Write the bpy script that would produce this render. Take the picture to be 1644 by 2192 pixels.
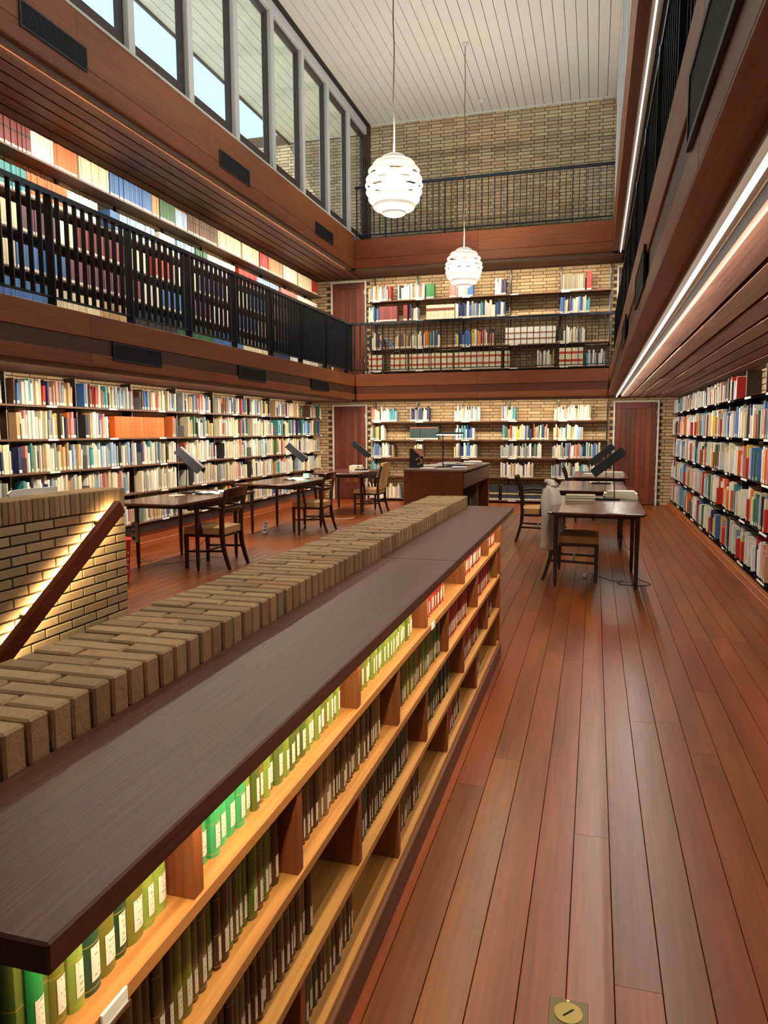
import bpy, math, random
from mathutils import Vector, Matrix
random.seed(11)
for o in list(bpy.data.objects): bpy.data.objects.remove(o, do_unlink=True)
scene = bpy.context.scene
C = bpy.context.collection
PI = math.pi

# ------------------------------------------------------------------ camera
cam_d = bpy.data.cameras.new('camera'); cam = bpy.data.objects.new('camera', cam_d); C.objects.link(cam)
cam_d.sensor_fit = 'VERTICAL'; cam_d.sensor_height = 36.0; cam_d.lens = 1585.0*36.0/2192.0
cam_d.clip_start = 0.02; cam_d.clip_end = 200
_r = Vector((0.9622381, 0.27217471, -0.00433107)); _d = Vector((0.02514178, -0.10470579, -0.99418539)); _f = Vector((-0.27104561, 0.95653417, -0.10759486))
m = Matrix.Identity(4)
for i in range(3):
    m[i][0] = _r[i]; m[i][1] = -_d[i]; m[i][2] = -_f[i]
m[0][3] = 0.0; m[1][3] = 0.0; m[2][3] = 1.458
cam.matrix_world = m
scene.camera = cam

# ------------------------------------------------------------------ sky, sun, exposure
scene.view_settings.view_transform = 'Standard'; scene.view_settings.look = 'None'
scene.view_settings.gamma = 1.0; scene.view_settings.use_curve_mapping = False
scene.view_settings.exposure = 1.12
world = bpy.data.worlds.new('sky'); scene.world = world; world.use_nodes = True
_bg = world.node_tree.nodes['Background']
_bg.inputs['Color'].default_value = (0.54, 0.77, 1.0, 1); _bg.inputs['Strength'].default_value = 0.8
_sd = bpy.data.lights.new('sun', 'SUN'); _sd.energy = 4.0; _sd.angle = 0.01; _sd.color = (1.0, 0.95, 0.86)
_so = bpy.data.objects.new('sun', _sd); C.objects.link(_so)
_so.rotation_euler = Vector((0.45, 0.35, -0.82)).to_track_quat('-Z', 'Y').to_euler()

def area(name, loc, rot, sx, sy, power, col):
    d = bpy.data.lights.new(name, 'AREA'); d.shape = 'RECTANGLE'; d.size = sx; d.size_y = sy; d.energy = power; d.color = col
    o = bpy.data.objects.new(name, d); C.objects.link(o); o.location = loc; o.rotation_euler = rot
    return o
WARM = (1.0, 0.87, 0.68); NEUT = (1.0, 0.90, 0.76)
# light strips in the coves under the gallery edges, shining at the shelves and the floor
area('cove_light_right_lower', (0.372, 7.35, 2.064), (0, -math.radians(48), 0), 0.012, 14.2, 85, NEUT)
area('cove_light_right_upper', (0.372, 7.35, 4.664), (0, -math.radians(16), 0), 0.012, 14.2, 90, (1.0, 0.93, 0.84))
area('cove_light_left_lower', (-4.815, 9.7, 2.086), (0, math.radians(10), 0), 0.030, 9.4, 105, WARM)
area('cove_light_left_upper', (-4.815, 9.7, 4.686), (0, math.radians(10), 0), 0.030, 9.4, 110, WARM)
area('cove_light_back_lower', (-2.2, 14.62, 2.086), (math.radians(10), 0, 0), 4.9, 0.030, 48, WARM)
area('cove_light_back_upper', (-2.2, 14.62, 4.686), (math.radians(10), 0, 0), 4.9, 0.030, 48, WARM)

area('counter_strip', (-0.503, 2.68, 0.934), (0, math.radians(14), 0), 0.012, 4.16, 6.5, (1.0, 0.80, 0.52))

# ------------------------------------------------------------------ helpers
def lin(c):
    out = []
    for v in c[:3]:
        v /= 255.0
        out.append(v/12.92 if v <= 0.04045 else ((v+0.055)/1.055)**2.4)
    return tuple(out)
def L4(c): return (*lin(c), 1.0)

MATS = {}
class NB:
    def __init__(s, name):
        s.m = bpy.data.materials.new(name); s.m.use_nodes = True; s.nt = s.m.node_tree; s.nt.nodes.clear()
        s.out = s.n('ShaderNodeOutputMaterial'); s.p = s.n('ShaderNodeBsdfPrincipled'); s.l(s.p.outputs[0], s.out.inputs[0])
    def n(s, t, **k):
        x = s.nt.nodes.new(t)
        for a, b in k.items(): setattr(x, a, b)
        return x
    def l(s, a, b): s.nt.links.new(a, b)
    def math(s, op, a, b=None, c=None):
        x = s.n('ShaderNodeMath', operation=op)
        for i, v in enumerate((a, b, c)):
            if v is None: continue
            if isinstance(v, (int, float)): x.inputs[i].default_value = v
            else: s.l(v, x.inputs[i])
        return x.outputs[0]
    def mix(s, f, a, b, blend='MIX'):
        x = s.n('ShaderNodeMix', data_type='RGBA', blend_type=blend)
        for i, v in ((0, f), (6, a), (7, b)):
            if isinstance(v, (int, float)): x.inputs[i].default_value = v
            elif isinstance(v, tuple): x.inputs[i].default_value = v if len(v) == 4 else (*v, 1)
            else: s.l(v, x.inputs[i])
        return x.outputs[2]
    def noise(s, vec, scale, detail=3, w=None, rough=0.5):
        x = s.n('ShaderNodeTexNoise'); x.inputs['Scale'].default_value = scale; x.inputs['Detail'].default_value = detail; x.inputs['Roughness'].default_value = rough
        if w is not None: x.noise_dimensions = '4D'; s.l(w, x.inputs['W'])
        s.l(vec, x.inputs['Vector']); return x.outputs[0]
    def ramp(s, f, stops):
        x = s.n('ShaderNodeValToRGB'); s.l(f, x.inputs[0]); e = x.color_ramp.elements
        while len(e) < len(stops): e.new(0.5)
        for i, (p, c) in enumerate(stops): e[i].position = p; e[i].color = c if len(c) == 4 else (*c, 1)
        return x.outputs[0]
    def pos(s, sc=(1, 1, 1)):
        g = s.n('ShaderNodeNewGeometry'); v = s.n('ShaderNodeVectorMath', operation='MULTIPLY'); s.l(g.outputs['Position'], v.inputs[0]); v.inputs[1].default_value = sc
        return v.outputs[0]
    def bump(s, h, st, dist=0.01):
        b = s.n('ShaderNodeBump'); b.inputs['Strength'].default_value = st; b.inputs['Distance'].default_value = dist; s.l(h, b.inputs['Height']); s.l(b.outputs[0], s.p.inputs['Normal'])
    def set(s, **k):
        for a, v in k.items(): s.p.inputs[a.replace('_', ' ')].default_value = v

def plain(name, c, rough=0.5, metal=0.0, **k):
    b = NB(name); b.p.inputs['Base Color'].default_value = L4(c); b.set(Roughness=rough, Metallic=metal)
    for a, v in k.items(): b.p.inputs[a].default_value = v
    MATS[name] = b.m; return b.m

def wood(name, dark, light, axis=1, rough=0.4, var=0.25, fine=55.0, along=2.0, coat=0.0, bumpst=0.15, attr=False, spec=0.5, blotch=0.35):
    """grain runs along world axis 0/1/2; each board object gets its own tint"""
    b = NB(name); sc = [fine]*3; sc[axis] = along
    if attr:
        a = b.n('ShaderNodeAttribute', attribute_name='tint'); rnd = a.outputs['Fac']
    else:
        rnd = b.n('ShaderNodeObjectInfo').outputs['Random']
    w = b.math('MULTIPLY', rnd, 37.0)
    g = b.noise(b.pos(tuple(sc)), 1.0, 4, w, 0.6)
    sc2 = [5.0]*3; sc2[axis] = 0.8
    g2 = b.noise(b.pos(tuple(sc2)), 1.0, 3, w)
    f = b.math('ADD', b.math('MULTIPLY', g, 1-blotch), b.math('MULTIPLY', g2, blotch))
    col = b.ramp(f, [(0.30, lin(dark)), (0.68, lin(light))])
    hs = b.n('ShaderNodeHueSaturation'); b.l(col, hs.inputs['Color'])
    b.l(b.math('ADD', b.math('MULTIPLY', rnd, 2*var), 1.0-var), hs.inputs['Value'])
    b.l(b.math('ADD', b.math('MULTIPLY', b.math('FRACT', b.math('MULTIPLY', rnd, 7.3)), 0.016), 0.495), hs.inputs['Hue'])
    b.l(hs.outputs[0], b.p.inputs['Base Color'])
    b.l(b.math('ADD', b.math('MULTIPLY', g2, 0.12), rough-0.06), b.p.inputs['Roughness'])
    b.set(Coat_Weight=coat, Coat_Roughness=0.12); b.p.inputs['Specular IOR Level'].default_value = spec
    if bumpst: b.bump(g, bumpst, 0.002)
    MATS[name] = b.m; return b.m

def brickmat(name, c, attr, dk=0.30):
    b = NB(name)
    rnd = b.n('ShaderNodeAttribute', attribute_name='tint').outputs['Fac'] if attr else b.n('ShaderNodeObjectInfo').outputs['Random']
    n1 = b.noise(b.pos(), 42.0, 4); n2 = b.noise(b.pos(), 160.0, 3)
    base = b.ramp(rnd, [(0.0, lin(tuple(v*(1-dk*0.55) for v in c))), (0.5, lin(c)), (0.85, lin(tuple(min(255, v*1.07) for v in c))), (1.0, lin((c[0]*0.93, c[1]*0.84, c[2]*0.78)))])
    col = b.mix(b.math('MULTIPLY', n1, 0.55), base, lin(tuple(v*0.72 for v in c)))
    b.l(col, b.p.inputs['Base Color']); b.set(Roughness=0.9); b.p.inputs['Specular IOR Level'].default_value = 0.2
    b.bump(b.math('ADD', n1, b.math('MULTIPLY', n2, 0.5)), 0.5, 0.004)
    MATS[name] = b.m; return b.m

class MB:
    """collects faces of ONE object"""
    def __init__(s): s.v = []; s.f = []; s.mi = []; s.col = []; s.sm = []
    def add(s, vs, fs, mi=0, col=None, smooth=False):
        k = len(s.v); s.v += [tuple(p) for p in vs]
        for f in fs: s.f.append(tuple(k+i for i in f)); s.mi.append(mi); s.col.append(col); s.sm.append(smooth)
    def hexa(s, p, mi=0, col=None):
        s.add(p, [(0, 3, 2, 1), (4, 5, 6, 7), (0, 1, 5, 4), (1, 2, 6, 5), (2, 3, 7, 6), (3, 0, 4, 7)], mi, col)
    def box(s, x0, x1, y0, y1, z0, z1, mi=0, col=None):
        s.hexa([(x0, y0, z0), (x1, y0, z0), (x1, y1, z0), (x0, y1, z0), (x0, y0, z1), (x1, y0, z1), (x1, y1, z1), (x0, y1, z1)], mi, col)
    def cbox(s, x0, x1, y0, y1, z0, z1, c=0.004, mi=0, col=None):
        """box with chamfered edges"""
        X = (x0, x1); Y = (y0, y1); Z = (z0, z1); vs = []; idx = {}
        for a in (0, 1):
            for b in (0, 1):
                for d in (0, 1):
                    sx = c if a == 0 else -c; sy = c if b == 0 else -c; sz = c if d == 0 else -c
                    for k, p in enumerate(((X[a], Y[b]+sy, Z[d]+sz), (X[a]+sx, Y[b], Z[d]+sz), (X[a]+sx, Y[b]+sy, Z[d]))):
                        idx[(a, b, d, k)] = len(vs); vs.append(p)
        I = lambda a, b, d, k: idx[(a, b, d, k)]
        fs = []
        for a in (0, 1):
            q = [I(a, 0, 0, 0), I(a, 1, 0, 0), I(a, 1, 1, 0), I(a, 0, 1, 0)]; fs.append(q if a else q[::-1])
            q = [I(0, a, 0, 1), I(0, a, 1, 1), I(1, a, 1, 1), I(1, a, 0, 1)]; fs.append(q if a else q[::-1])
            q = [I(0, 0, a, 2), I(1, 0, a, 2), I(1, 1, a, 2), I(0, 1, a, 2)]; fs.append(q if a else q[::-1])
        for a in (0, 1):
            for b in (0, 1):
                q = [I(a, b, 0, 0), I(a, b, 0, 1), I(a, b, 1, 1), I(a, b, 1, 0)]; fs.append(q if a != b else q[::-1])
                q = [I(a, 0, b, 0), I(a, 0, b, 2), I(a, 1, b, 2), I(a, 1, b, 0)]; fs.append(q[::-1] if a != b else q)
                q = [I(0, a, b, 1), I(0, a, b, 2), I(1, a, b, 2), I(1, a, b, 1)]; fs.append(q if a != b else q[::-1])
        for a in (0, 1):
            for b in (0, 1):
                for d in (0, 1):
                    q = [I(a, b, d, 0), I(a, b, d, 1), I(a, b, d, 2)]; fs.append(q if (a+b+d) % 2 else q[::-1])
        s.add(vs, fs, mi, col)
    def sweep(s, pts, prof, ref=(0, 0, 1), mi=0, scales=None, smooth=False, caps=True, col=None):
        """sweep a closed 2-D profile along a polyline; profile x along side, y along up"""
        pts = [Vector(p) for p in pts]; n = len(pts); k = len(prof); vs = []
        ref = Vector(ref)
        for i, p in enumerate(pts):
            t = (pts[min(i+1, n-1)]-pts[max(i-1, 0)]).normalized()
            side = t.cross(ref)
            if side.length < 1e-4: side = t.cross(Vector((1, 0, 0)))
            side.normalize(); up = side.cross(t).normalized()
            sc = scales[i] if scales else 1.0
            if not isinstance(sc, tuple): sc = (sc, sc)
            for (a, b) in prof: vs.append(p+side*a*sc[0]+up*b*sc[1])
        fs = []
        for i in range(n-1):
            for j in range(k):
                a = i*k+j; b = i*k+(j+1) % k
                fs.append((a, b, b+k, a+k))
        s.add(vs, fs, mi, col, smooth)
        if caps:
            s.add(vs[:k], [tuple(range(k))[::-1]], mi, col); s.add(vs[-k:], [tuple(range(k))], mi, col)
    def tube(s, pts, r, n=8, mi=0, scales=None, ref=(0.13, 0.31, 0.94)):
        s.sweep(pts, [(r*math.cos(2*PI*i/n), r*math.sin(2*PI*i/n)) for i in range(n)], ref, mi, scales, True)
    def bar(s, p0, p1, w, d, ref=(0, 0, 1), mi=0, scales=None):
        s.sweep([p0, p1], [(-w/2, -d/2), (w/2, -d/2), (w/2, d/2), (-w/2, d/2)], ref, mi, scales)
    def lathe(s, prof, n=32, c=(0, 0, 0), mi=0, smooth=True):
        vs = []; fs = []; k = len(prof)
        for i in range(n):
            a = 2*PI*i/n
            for (r, z) in prof: vs.append((c[0]+r*math.cos(a), c[1]+r*math.sin(a), c[2]+z))
        for i in range(n):
            for j in range(k-1):
                a = i*k+j; b = ((i+1) % n)*k+j
                fs.append((a, b, b+1, a+1))
        s.add(vs, fs, mi, None, smooth)
    def disc(s, c, rx, ry, n=24, mi=0, z1=None):
        ring = [(c[0]+rx*math.cos(2*PI*i/n), c[1]+ry*math.sin(2*PI*i/n), c[2]) for i in range(n)]
        if z1 is None: s.add(ring, [tuple(range(n))], mi)
        else:
            top = [(x, y, z1) for x, y, z in ring]
            s.add(ring+top, [tuple(range(n))[::-1], tuple(range(n, 2*n))]+[(i, (i+1) % n, n+(i+1) % n, n+i) for i in range(n)], mi)
    def mesh(s, name, mats, attr=None, angle=None):
        me = bpy.data.meshes.new(name); me.from_pydata(s.v, [], s.f)
        for mm in (mats if isinstance(mats, (list, tuple)) else [mats]): me.materials.append(MATS[mm] if isinstance(mm, str) else mm)
        if any(s.mi): me.polygons.foreach_set('material_index', s.mi)
        if any(s.sm):
            me.polygons.foreach_set('use_smooth', s.sm)
            if angle: me.set_sharp_from_angle(angle=angle)
        if attr == 'tint':
            a = me.attributes.new('tint', 'FLOAT', 'FACE'); a.data.foreach_set('value', [c or 0.0 for c in s.col])
        elif attr == 'col':
            a = me.color_attributes.new('Col', 'FLOAT_COLOR', 'CORNER'); buf = []
            for f, c in zip(s.f, s.col): buf += list((*(c or (0.8, 0.8, 0.8)), 1.0))*len(f)
            a.data.foreach_set('color', buf)
        me.update(); return me
    def build(s, name, mats, parent=None, attr=None, loc=None, rotz=None, angle=None):
        return link(name, s.mesh(name, mats, attr, angle), parent, loc, rotz)

def link(name, me, parent=None, loc=None, rotz=None, scale=None):
    o = bpy.data.objects.new(name, me); C.objects.link(o)
    if parent: o.parent = parent
    if loc: o.location = loc
    if rotz: o.rotation_euler = (0, 0, rotz)
    if scale: o.scale = scale
    return o
def tag(o, label=None, cat=None, group=None, kind=None):
    if label: o['label'] = label
    if cat: o['category'] = cat
    if group: o['group'] = group
    if kind: o['kind'] = kind
    return o
def thing(name, label, cat, loc=(0, 0, 0), rotz=0, group=None):
    o = bpy.data.objects.new(name, None); C.objects.link(o); o.location = loc; o.rotation_euler = (0, 0, rotz); o.empty_display_size = 0.1
    return tag(o, label, cat, group)
def struct(name, mb, mat, label=None, attr=None):
    o = mb.build(name, mat, None, attr); o['kind'] = 'structure'
    if label: o['label'] = label
    return o
def sroot(name, label=None):
    o = bpy.data.objects.new(name, None); C.objects.link(o); o['kind'] = 'structure'
    if label: o['label'] = label
    return o
def copy_tree(o, parent=None):
    c = o.copy(); C.objects.link(c); c.parent = parent
    for ch in list(o.children): copy_tree(ch, c)
    return c

# ------------------------------------------------------------------ materials
wood('floor_wood', (78, 30, 3), (138, 64, 11), 1, 0.338, 0.12, 60, 2.2, coat=0.0, bumpst=0, blotch=0.6, spec=0.36)
wood('fascia_wood_y', (112, 54, 26), (162, 90, 50), 1, 0.45, 0.10, 90, 2.0, blotch=0.4)
wood('fascia_wood_x', (116, 54, 24), (168, 92, 48), 0, 0.42, 0.10, 90, 2.0, blotch=0.4)
wood('band_wood_y', (66, 36, 28), (92, 54, 42), 1, 0.5, 0.05, 90, 2.0)
wood('band_wood_x', (84, 34, 18), (120, 54, 30), 0, 0.5, 0.05, 90, 2.0)
wood('soffit_wood_y', (90, 52, 36), (152, 104, 80), 1, 0.6, 0.20, 70, 2.0, bumpst=0.5, blotch=0.5)
wood('soffit_wood_x', (70, 32, 20), (118, 62, 38), 0, 0.6, 0.15, 70, 2.0, bumpst=0.3, blotch=0.5)
wood('door_wood', (70, 26, 12), (122, 52, 28), 2, 0.45, 0.36, 80, 1.6)
wood('counter_wood', (74, 40, 30), (124, 78, 60), 1, 0.38, 0.06, 150, 3.0, bumpst=0.35, blotch=0.35)
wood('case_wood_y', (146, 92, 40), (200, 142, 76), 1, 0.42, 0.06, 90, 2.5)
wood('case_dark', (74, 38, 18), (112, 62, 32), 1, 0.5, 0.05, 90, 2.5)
wood('case_wood_z', (100, 52, 24), (150, 84, 42), 2, 0.42, 0.10, 90, 2.5)
wood('shelf_wood_y', (70, 44, 32), (112, 76, 56), 1, 0.5, 0.08, 90, 2.0)
wood('shelf_wood_x', (76, 46, 32), (122, 82, 58), 0, 0.5, 0.08, 90, 2.0)
wood('plinth_wood', (120, 58, 24), (172, 92, 44), 1, 0.4, 0.05, 80, 2.0)
wood('table_wood', (50, 20, 10), (86, 42, 22), 1, 0.22, 0.06, 90, 2.0, coat=0.3, bumpst=0)
wood('leg_wood', (24, 10, 7), (46, 20, 12), 2, 0.3, 0.06, 90, 2.0, coat=0.3, bumpst=0.05)
wood('desk_wood', (78, 29, 12), (118, 52, 24), 2, 0.4, 0.05, 70, 2.0)
wood('drawer_wood', (86, 56, 42), (120, 84, 66), 1, 0.5, 0.05, 80, 2.0)
wood('rail_wood', (98, 38, 16), (140, 62, 30), 1, 0.35, 0.05, 90, 2.0, coat=0.2)
brickmat('brick_single', (206, 178, 136), False); brickmat('brick_many', (206, 178, 136), True)
brickmat('brick_coping', (202, 168, 124), False)
plain('mortar', (84, 62, 42), 0.95)
plain('white_paint', (204, 202, 192), 0.55); plain('ceiling_paint', (212, 206, 190), 0.6); plain('ceiling_gap', (70, 66, 58), 0.9)
plain('mullion_paint', (206, 206, 200), 0.5); plain('sash_brown', (62, 48, 40), 0.5); plain('soffit_cream', (226, 214, 180), 0.7)
plain('dark_void', (16, 11, 9), 0.9); plain('black_metal', (10, 11, 13), 0.45, 0.0, **{'Specular IOR Level': 0.25}); plain('rail_metal', (26, 34, 42), 0.30, 0.0)
plain('grille_black', (36, 38, 43), 0.5); plain('channel_metal', (132, 112, 90), 0.6, 0.0)
plain('chrome', (200, 200, 200), 0.2, 1.0); plain('brass', (132, 112, 54), 0.45, 0.6); plain('brass_dark', (92, 78, 46), 0.5, 0.6)
plain('fabric_tan', (196, 152, 98), 0.85); plain('jacket_cloth', (190, 180, 168), 0.95); plain('paper_white', (226, 224, 216), 0.8); plain('paper_cream', (214, 200, 168), 0.85)
plain('paper_grey', (170, 168, 164), 0.8); plain('cover_navy', (34, 40, 84), 0.5); plain('poster_black', (26, 22, 20), 0.3); plain('poster_tan', (176, 120, 84), 0.4)
plain('cable_white', (200, 186, 168), 0.5); plain('cable_black', (22, 16, 14), 0.5); plain('plastic_red', (190, 40, 24), 0.4); plain('plastic_white', (214, 212, 206), 0.4)
plain('grey_felt', (108, 104, 100), 0.8); plain('stone_floor', (60, 50, 44), 0.8); plain('tan_strip', (150, 120, 84), 0.6); plain('render_grey', (150, 146, 140), 0.9); plain('roof_pale', (214, 208, 196), 0.9)
plain('box_board', (112, 92, 66), 0.8); plain('screw', (170, 150, 100), 0.4, 0.8); plain('lamp_white', (236, 234, 228), 0.5)

def emitter(name, c, st):
    b = NB(name); b.p.inputs['Base Color'].default_value = (*c, 1); b.p.inputs['Emission Color'].default_value = (*c, 1); b.p.inputs['Emission Strength'].default_value = st
    MATS[name] = b.m
emitter('strip_glow', (1.0, 0.97, 0.92), 1.6); emitter('bulb_glow', (1.0, 0.95, 0.86), 6.0); emitter('tube_glow', (0.95, 0.98, 1.0), 7.0)
def glass(name):
    b = NB(name); b.nt.nodes.remove(b.p)
    t = b.n('ShaderNodeBsdfTransparent'); t.inputs[0].default_value = (0.93, 0.96, 0.97, 1)
    g = b.n('ShaderNodeBsdfGlossy'); g.inputs['Roughness'].default_value = 0.02
    lw_ = b.n('ShaderNodeLayerWeight'); lw_.inputs[0].default_value = 0.5; fr_ = b.math('ADD', b.math('MULTIPLY', b.math('POWER', lw_.outputs['Facing'], 5.0), 0.5), 0.03)
    mx = b.n('ShaderNodeMixShader'); b.l(fr_, mx.inputs[0]); b.l(t.outputs[0], mx.inputs[1]); b.l(g.outputs[0], mx.inputs[2]); b.l(mx.outputs[0], b.out.inputs[0])
    MATS[name] = b.m
glass('window_glass')
def shade_mat():
    b = NB('louvre_white'); b.nt.nodes.remove(b.p)
    d = b.n('ShaderNodeBsdfDiffuse'); d.inputs[0].default_value = (0.86, 0.85, 0.82, 1)
    t = b.n('ShaderNodeBsdfTranslucent'); t.inputs[0].default_value = (0.9, 0.88, 0.84, 1)
    mx = b.n('ShaderNodeMixShader'); mx.inputs[0].default_value = 0.16
    b.l(d.outputs[0], mx.inputs[1]); b.l(t.outputs[0], mx.inputs[2]); b.l(mx.outputs[0], b.out.inputs[0]); MATS['louvre_white'] = b.m
shade_mat()
def book_mats():
    b = NB('book_stock'); a = b.n('ShaderNodeAttribute', attribute_name='Col'); n = b.noise(b.pos((40, 40, 9)), 1.0, 2)
    b.l(b.mix(b.math('MULTIPLY', n, 0.35), a.outputs['Color'], (0.05, 0.04, 0.03), 'MIX'), b.p.inputs['Base Color']); b.set(Roughness=0.55); MATS['book_stock'] = b.m
    b = NB('book_cloth'); oi = b.n('ShaderNodeObjectInfo'); tc = b.n('ShaderNodeTexCoord'); sp = b.n('ShaderNodeSeparateXYZ'); b.l(tc.outputs['Object'], sp.inputs[0])
    n = b.noise(b.pos((1, 1, 0.35)), 60.0, 3); col = b.mix(b.math('MULTIPLY', n, 0.45), oi.outputs['Color'], (0.045, 0.03, 0.015), 'MIX')
    z = sp.outputs['Z']; band = None
    for c in (0.045, 0.40, 0.80, 0.94):
        k = b.math('LESS_THAN', b.math('ABSOLUTE', b.math('SUBTRACT', z, c)), 0.005); band = k if band is None else b.math('MAXIMUM', band, k)
    f = b.math('MULTIPLY', band, b.math('GREATER_THAN', b.math('FRACT', b.math('MULTIPLY', oi.outputs['Random'], 13.7)), 0.4))
    b.l(b.mix(b.math('MULTIPLY', f, 0.6), col, lin((190, 150, 70))), b.p.inputs['Base Color']); b.set(Roughness=0.5); MATS['book_cloth'] = b.m
    b = NB('spine_label'); tc = b.n('ShaderNodeTexCoord'); sp = b.n('ShaderNodeSeparateXYZ'); b.l(tc.outputs['Object'], sp.inputs[0])
    z = sp.outputs['Z']; y = sp.outputs['Y']; oi = b.n('ShaderNodeObjectInfo')
    row = b.math('MULTIPLY', z, 18.0); inrow = b.math('LESS_THAN', b.math('ABSOLUTE', b.math('SUBTRACT', b.math('FRACT', row), 0.5)), 0.14)
    wn = b.n('ShaderNodeTexWhiteNoise', noise_dimensions='3D'); cv = b.n('ShaderNodeCombineXYZ'); b.l(b.math('FLOOR', row), cv.inputs[0]); b.l(b.math('FLOOR', b.math('MULTIPLY', y, 13.0)), cv.inputs[1]); b.l(oi.outputs['Random'], cv.inputs[2]); b.l(cv.outputs[0], wn.inputs[0])
    ink = b.math('MULTIPLY', b.math('MULTIPLY', inrow, b.math('GREATER_THAN', wn.outputs[0], 0.5)), b.math('LESS_THAN', b.math('ABSOLUTE', b.math('SUBTRACT', y, 0.60)), 0.17))
    b.l(b.mix(b.math('MULTIPLY', ink, 0.6), lin((222, 214, 196)), lin((60, 52, 44))), b.p.inputs['Base Color']); b.set(Roughness=0.6); MATS['spine_label'] = b.m
book_mats()

# ================================================================== the setting
XL, XR, YB, WL, WR, WB, ZC = -4.70, 0.235, 14.50, -5.88, 1.67, 15.42, 7.76
BLN, BHT = 0.257, 0.0643            # brick module
# ---- floor of individual boards
fl = sroot('floor', 'polished reddish brown board floor')
def _plank_mesh():
    b = MB(); c = 0.010
    p = [(-.5+c, 1), (-.5, 1-.10), (-.5, 0), (.5, 0), (.5, 1-.10), (.5-c, 1)]
    vs = [(x, -.5, z) for x, z in p]+[(x, .5, z) for x, z in p]; n = 6
    b.add(vs, [tuple(range(n)), tuple(range(n, 2*n))[::-1]]+[(i, i+n, (i+1) % n+n, (i+1) % n) for i in range(n)])
    return b.mesh('plank', 'floor_wood')
PLANK = _plank_mesh()
pitch = 0.1215; k = -47
rows = []
while -0.035+pitch*k < 1.40:
    x0 = -0.035+pitch*k; rows.append((x0, x0+pitch)); k += 1
rng = random.Random(4)
for (x0, x1) in rows:
    xm = (x0+x1)/2
    if xm < -5.72: continue
    ys = 0.2 if xm > -0.64 else (4.82 if xm > -3.40 else 3.6)
    y = ys-rng.uniform(0, 1.5)
    while y < WB:
        ln = rng.uniform(1.7, 3.9); a = max(y, ys); e = min(y+ln, WB)
        if e-a > 0.12:
            link('plank', PLANK, fl, (xm, (a+e)/2, -0.022), None, (pitch-0.0016, e-a-0.0016, 0.022))
        y += ln
sub = MB(); sub.box(-6.1, -3.40, -2.2, 15.6, -0.25, -0.03); sub.box(-3.40, -1.045, 4.80, 15.6, -0.25, -0.03); sub.box(-1.045, 1.9, -2.2, 15.6, -0.25, -0.03)
sub.build('subfloor', 'dark_void', fl)

# ---- stairwell below the floor
st = sroot('floor_stairwell', 'brick stair going down between the low walls')
b = MB(); b.box(-3.5, -1.0, -2.2, 5.0, -2.6, -2.5); b.build('landing', 'stone_floor', st)
for i in range(11):
    b = MB(); b.cbox(-3.39, -1.05, 4.55-0.27*i, 4.82-0.27*i, -0.17*(i+1)-0.17, -0.17*(i+1), 0.006); b.build('step', 'stone_floor', st)
b = MB(); b.box(-3.65, -3.41, -2.2, 4.81, -2.5, -0.02); b.box(-1.045, -0.80, -2.2, 4.80, -2.5, -0.02); b.box(-3.41, -1.045, 4.80, 5.0, -2.5, -0.25); b.build('shaft_side', 'mortar', st)

# ---- ceiling of white boards
ce = sroot('ceiling', 'white painted board ceiling')
b = MB(); b.box(-6.45, 2.6, -2.2, 15.7, 7.80, 8.1); b.build('slab', 'ceiling_gap', ce)
x = -4.63
while x < 0.16:
    b = MB(); b.cbox(x+0.004, x+0.164, -2.1, WB-0.02, 7.76, 7.80, 0.003); b.build('board', 'ceiling_paint', ce); x += 0.168
b = MB(); b.cbox(-4.62, 0.32, WB-0.022, WB-0.004, 7.735, 7.775, 0.002); b.build('edge_strip', 'white_paint', ce)
# outside: eaves of cream boards left and right
ev = sroot('ceiling_eaves', 'cream boarded eaves outside the high windows')
for sgn, xa, xb in ((-1, -6.42, -4.80), (1, 0.33, 1.95)):
    x = xa
    while x < xb-0.05:
        b = MB(); b.box(x+0.005, x+0.163, -2.1, WB, 7.60, 7.63); b.build('board', 'soffit_cream', ev); x += 0.168
b = MB(); b.box(-6.45, -6.42, -2.1, 15.7, 7.56, 7.80); b.box(1.95, 1.98, -2.1, 15.7, 7.56, 7.80); b.build('eaves_edge', 'sash_brown', ev)
b = MB(); b.box(-6.42, -4.80, -2.1, WB, 7.64, 7.79); b.box(0.33, 1.95, -2.1, WB, 7.64, 7.79); b.build('eaves_void', 'dark_void', ev)

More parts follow.
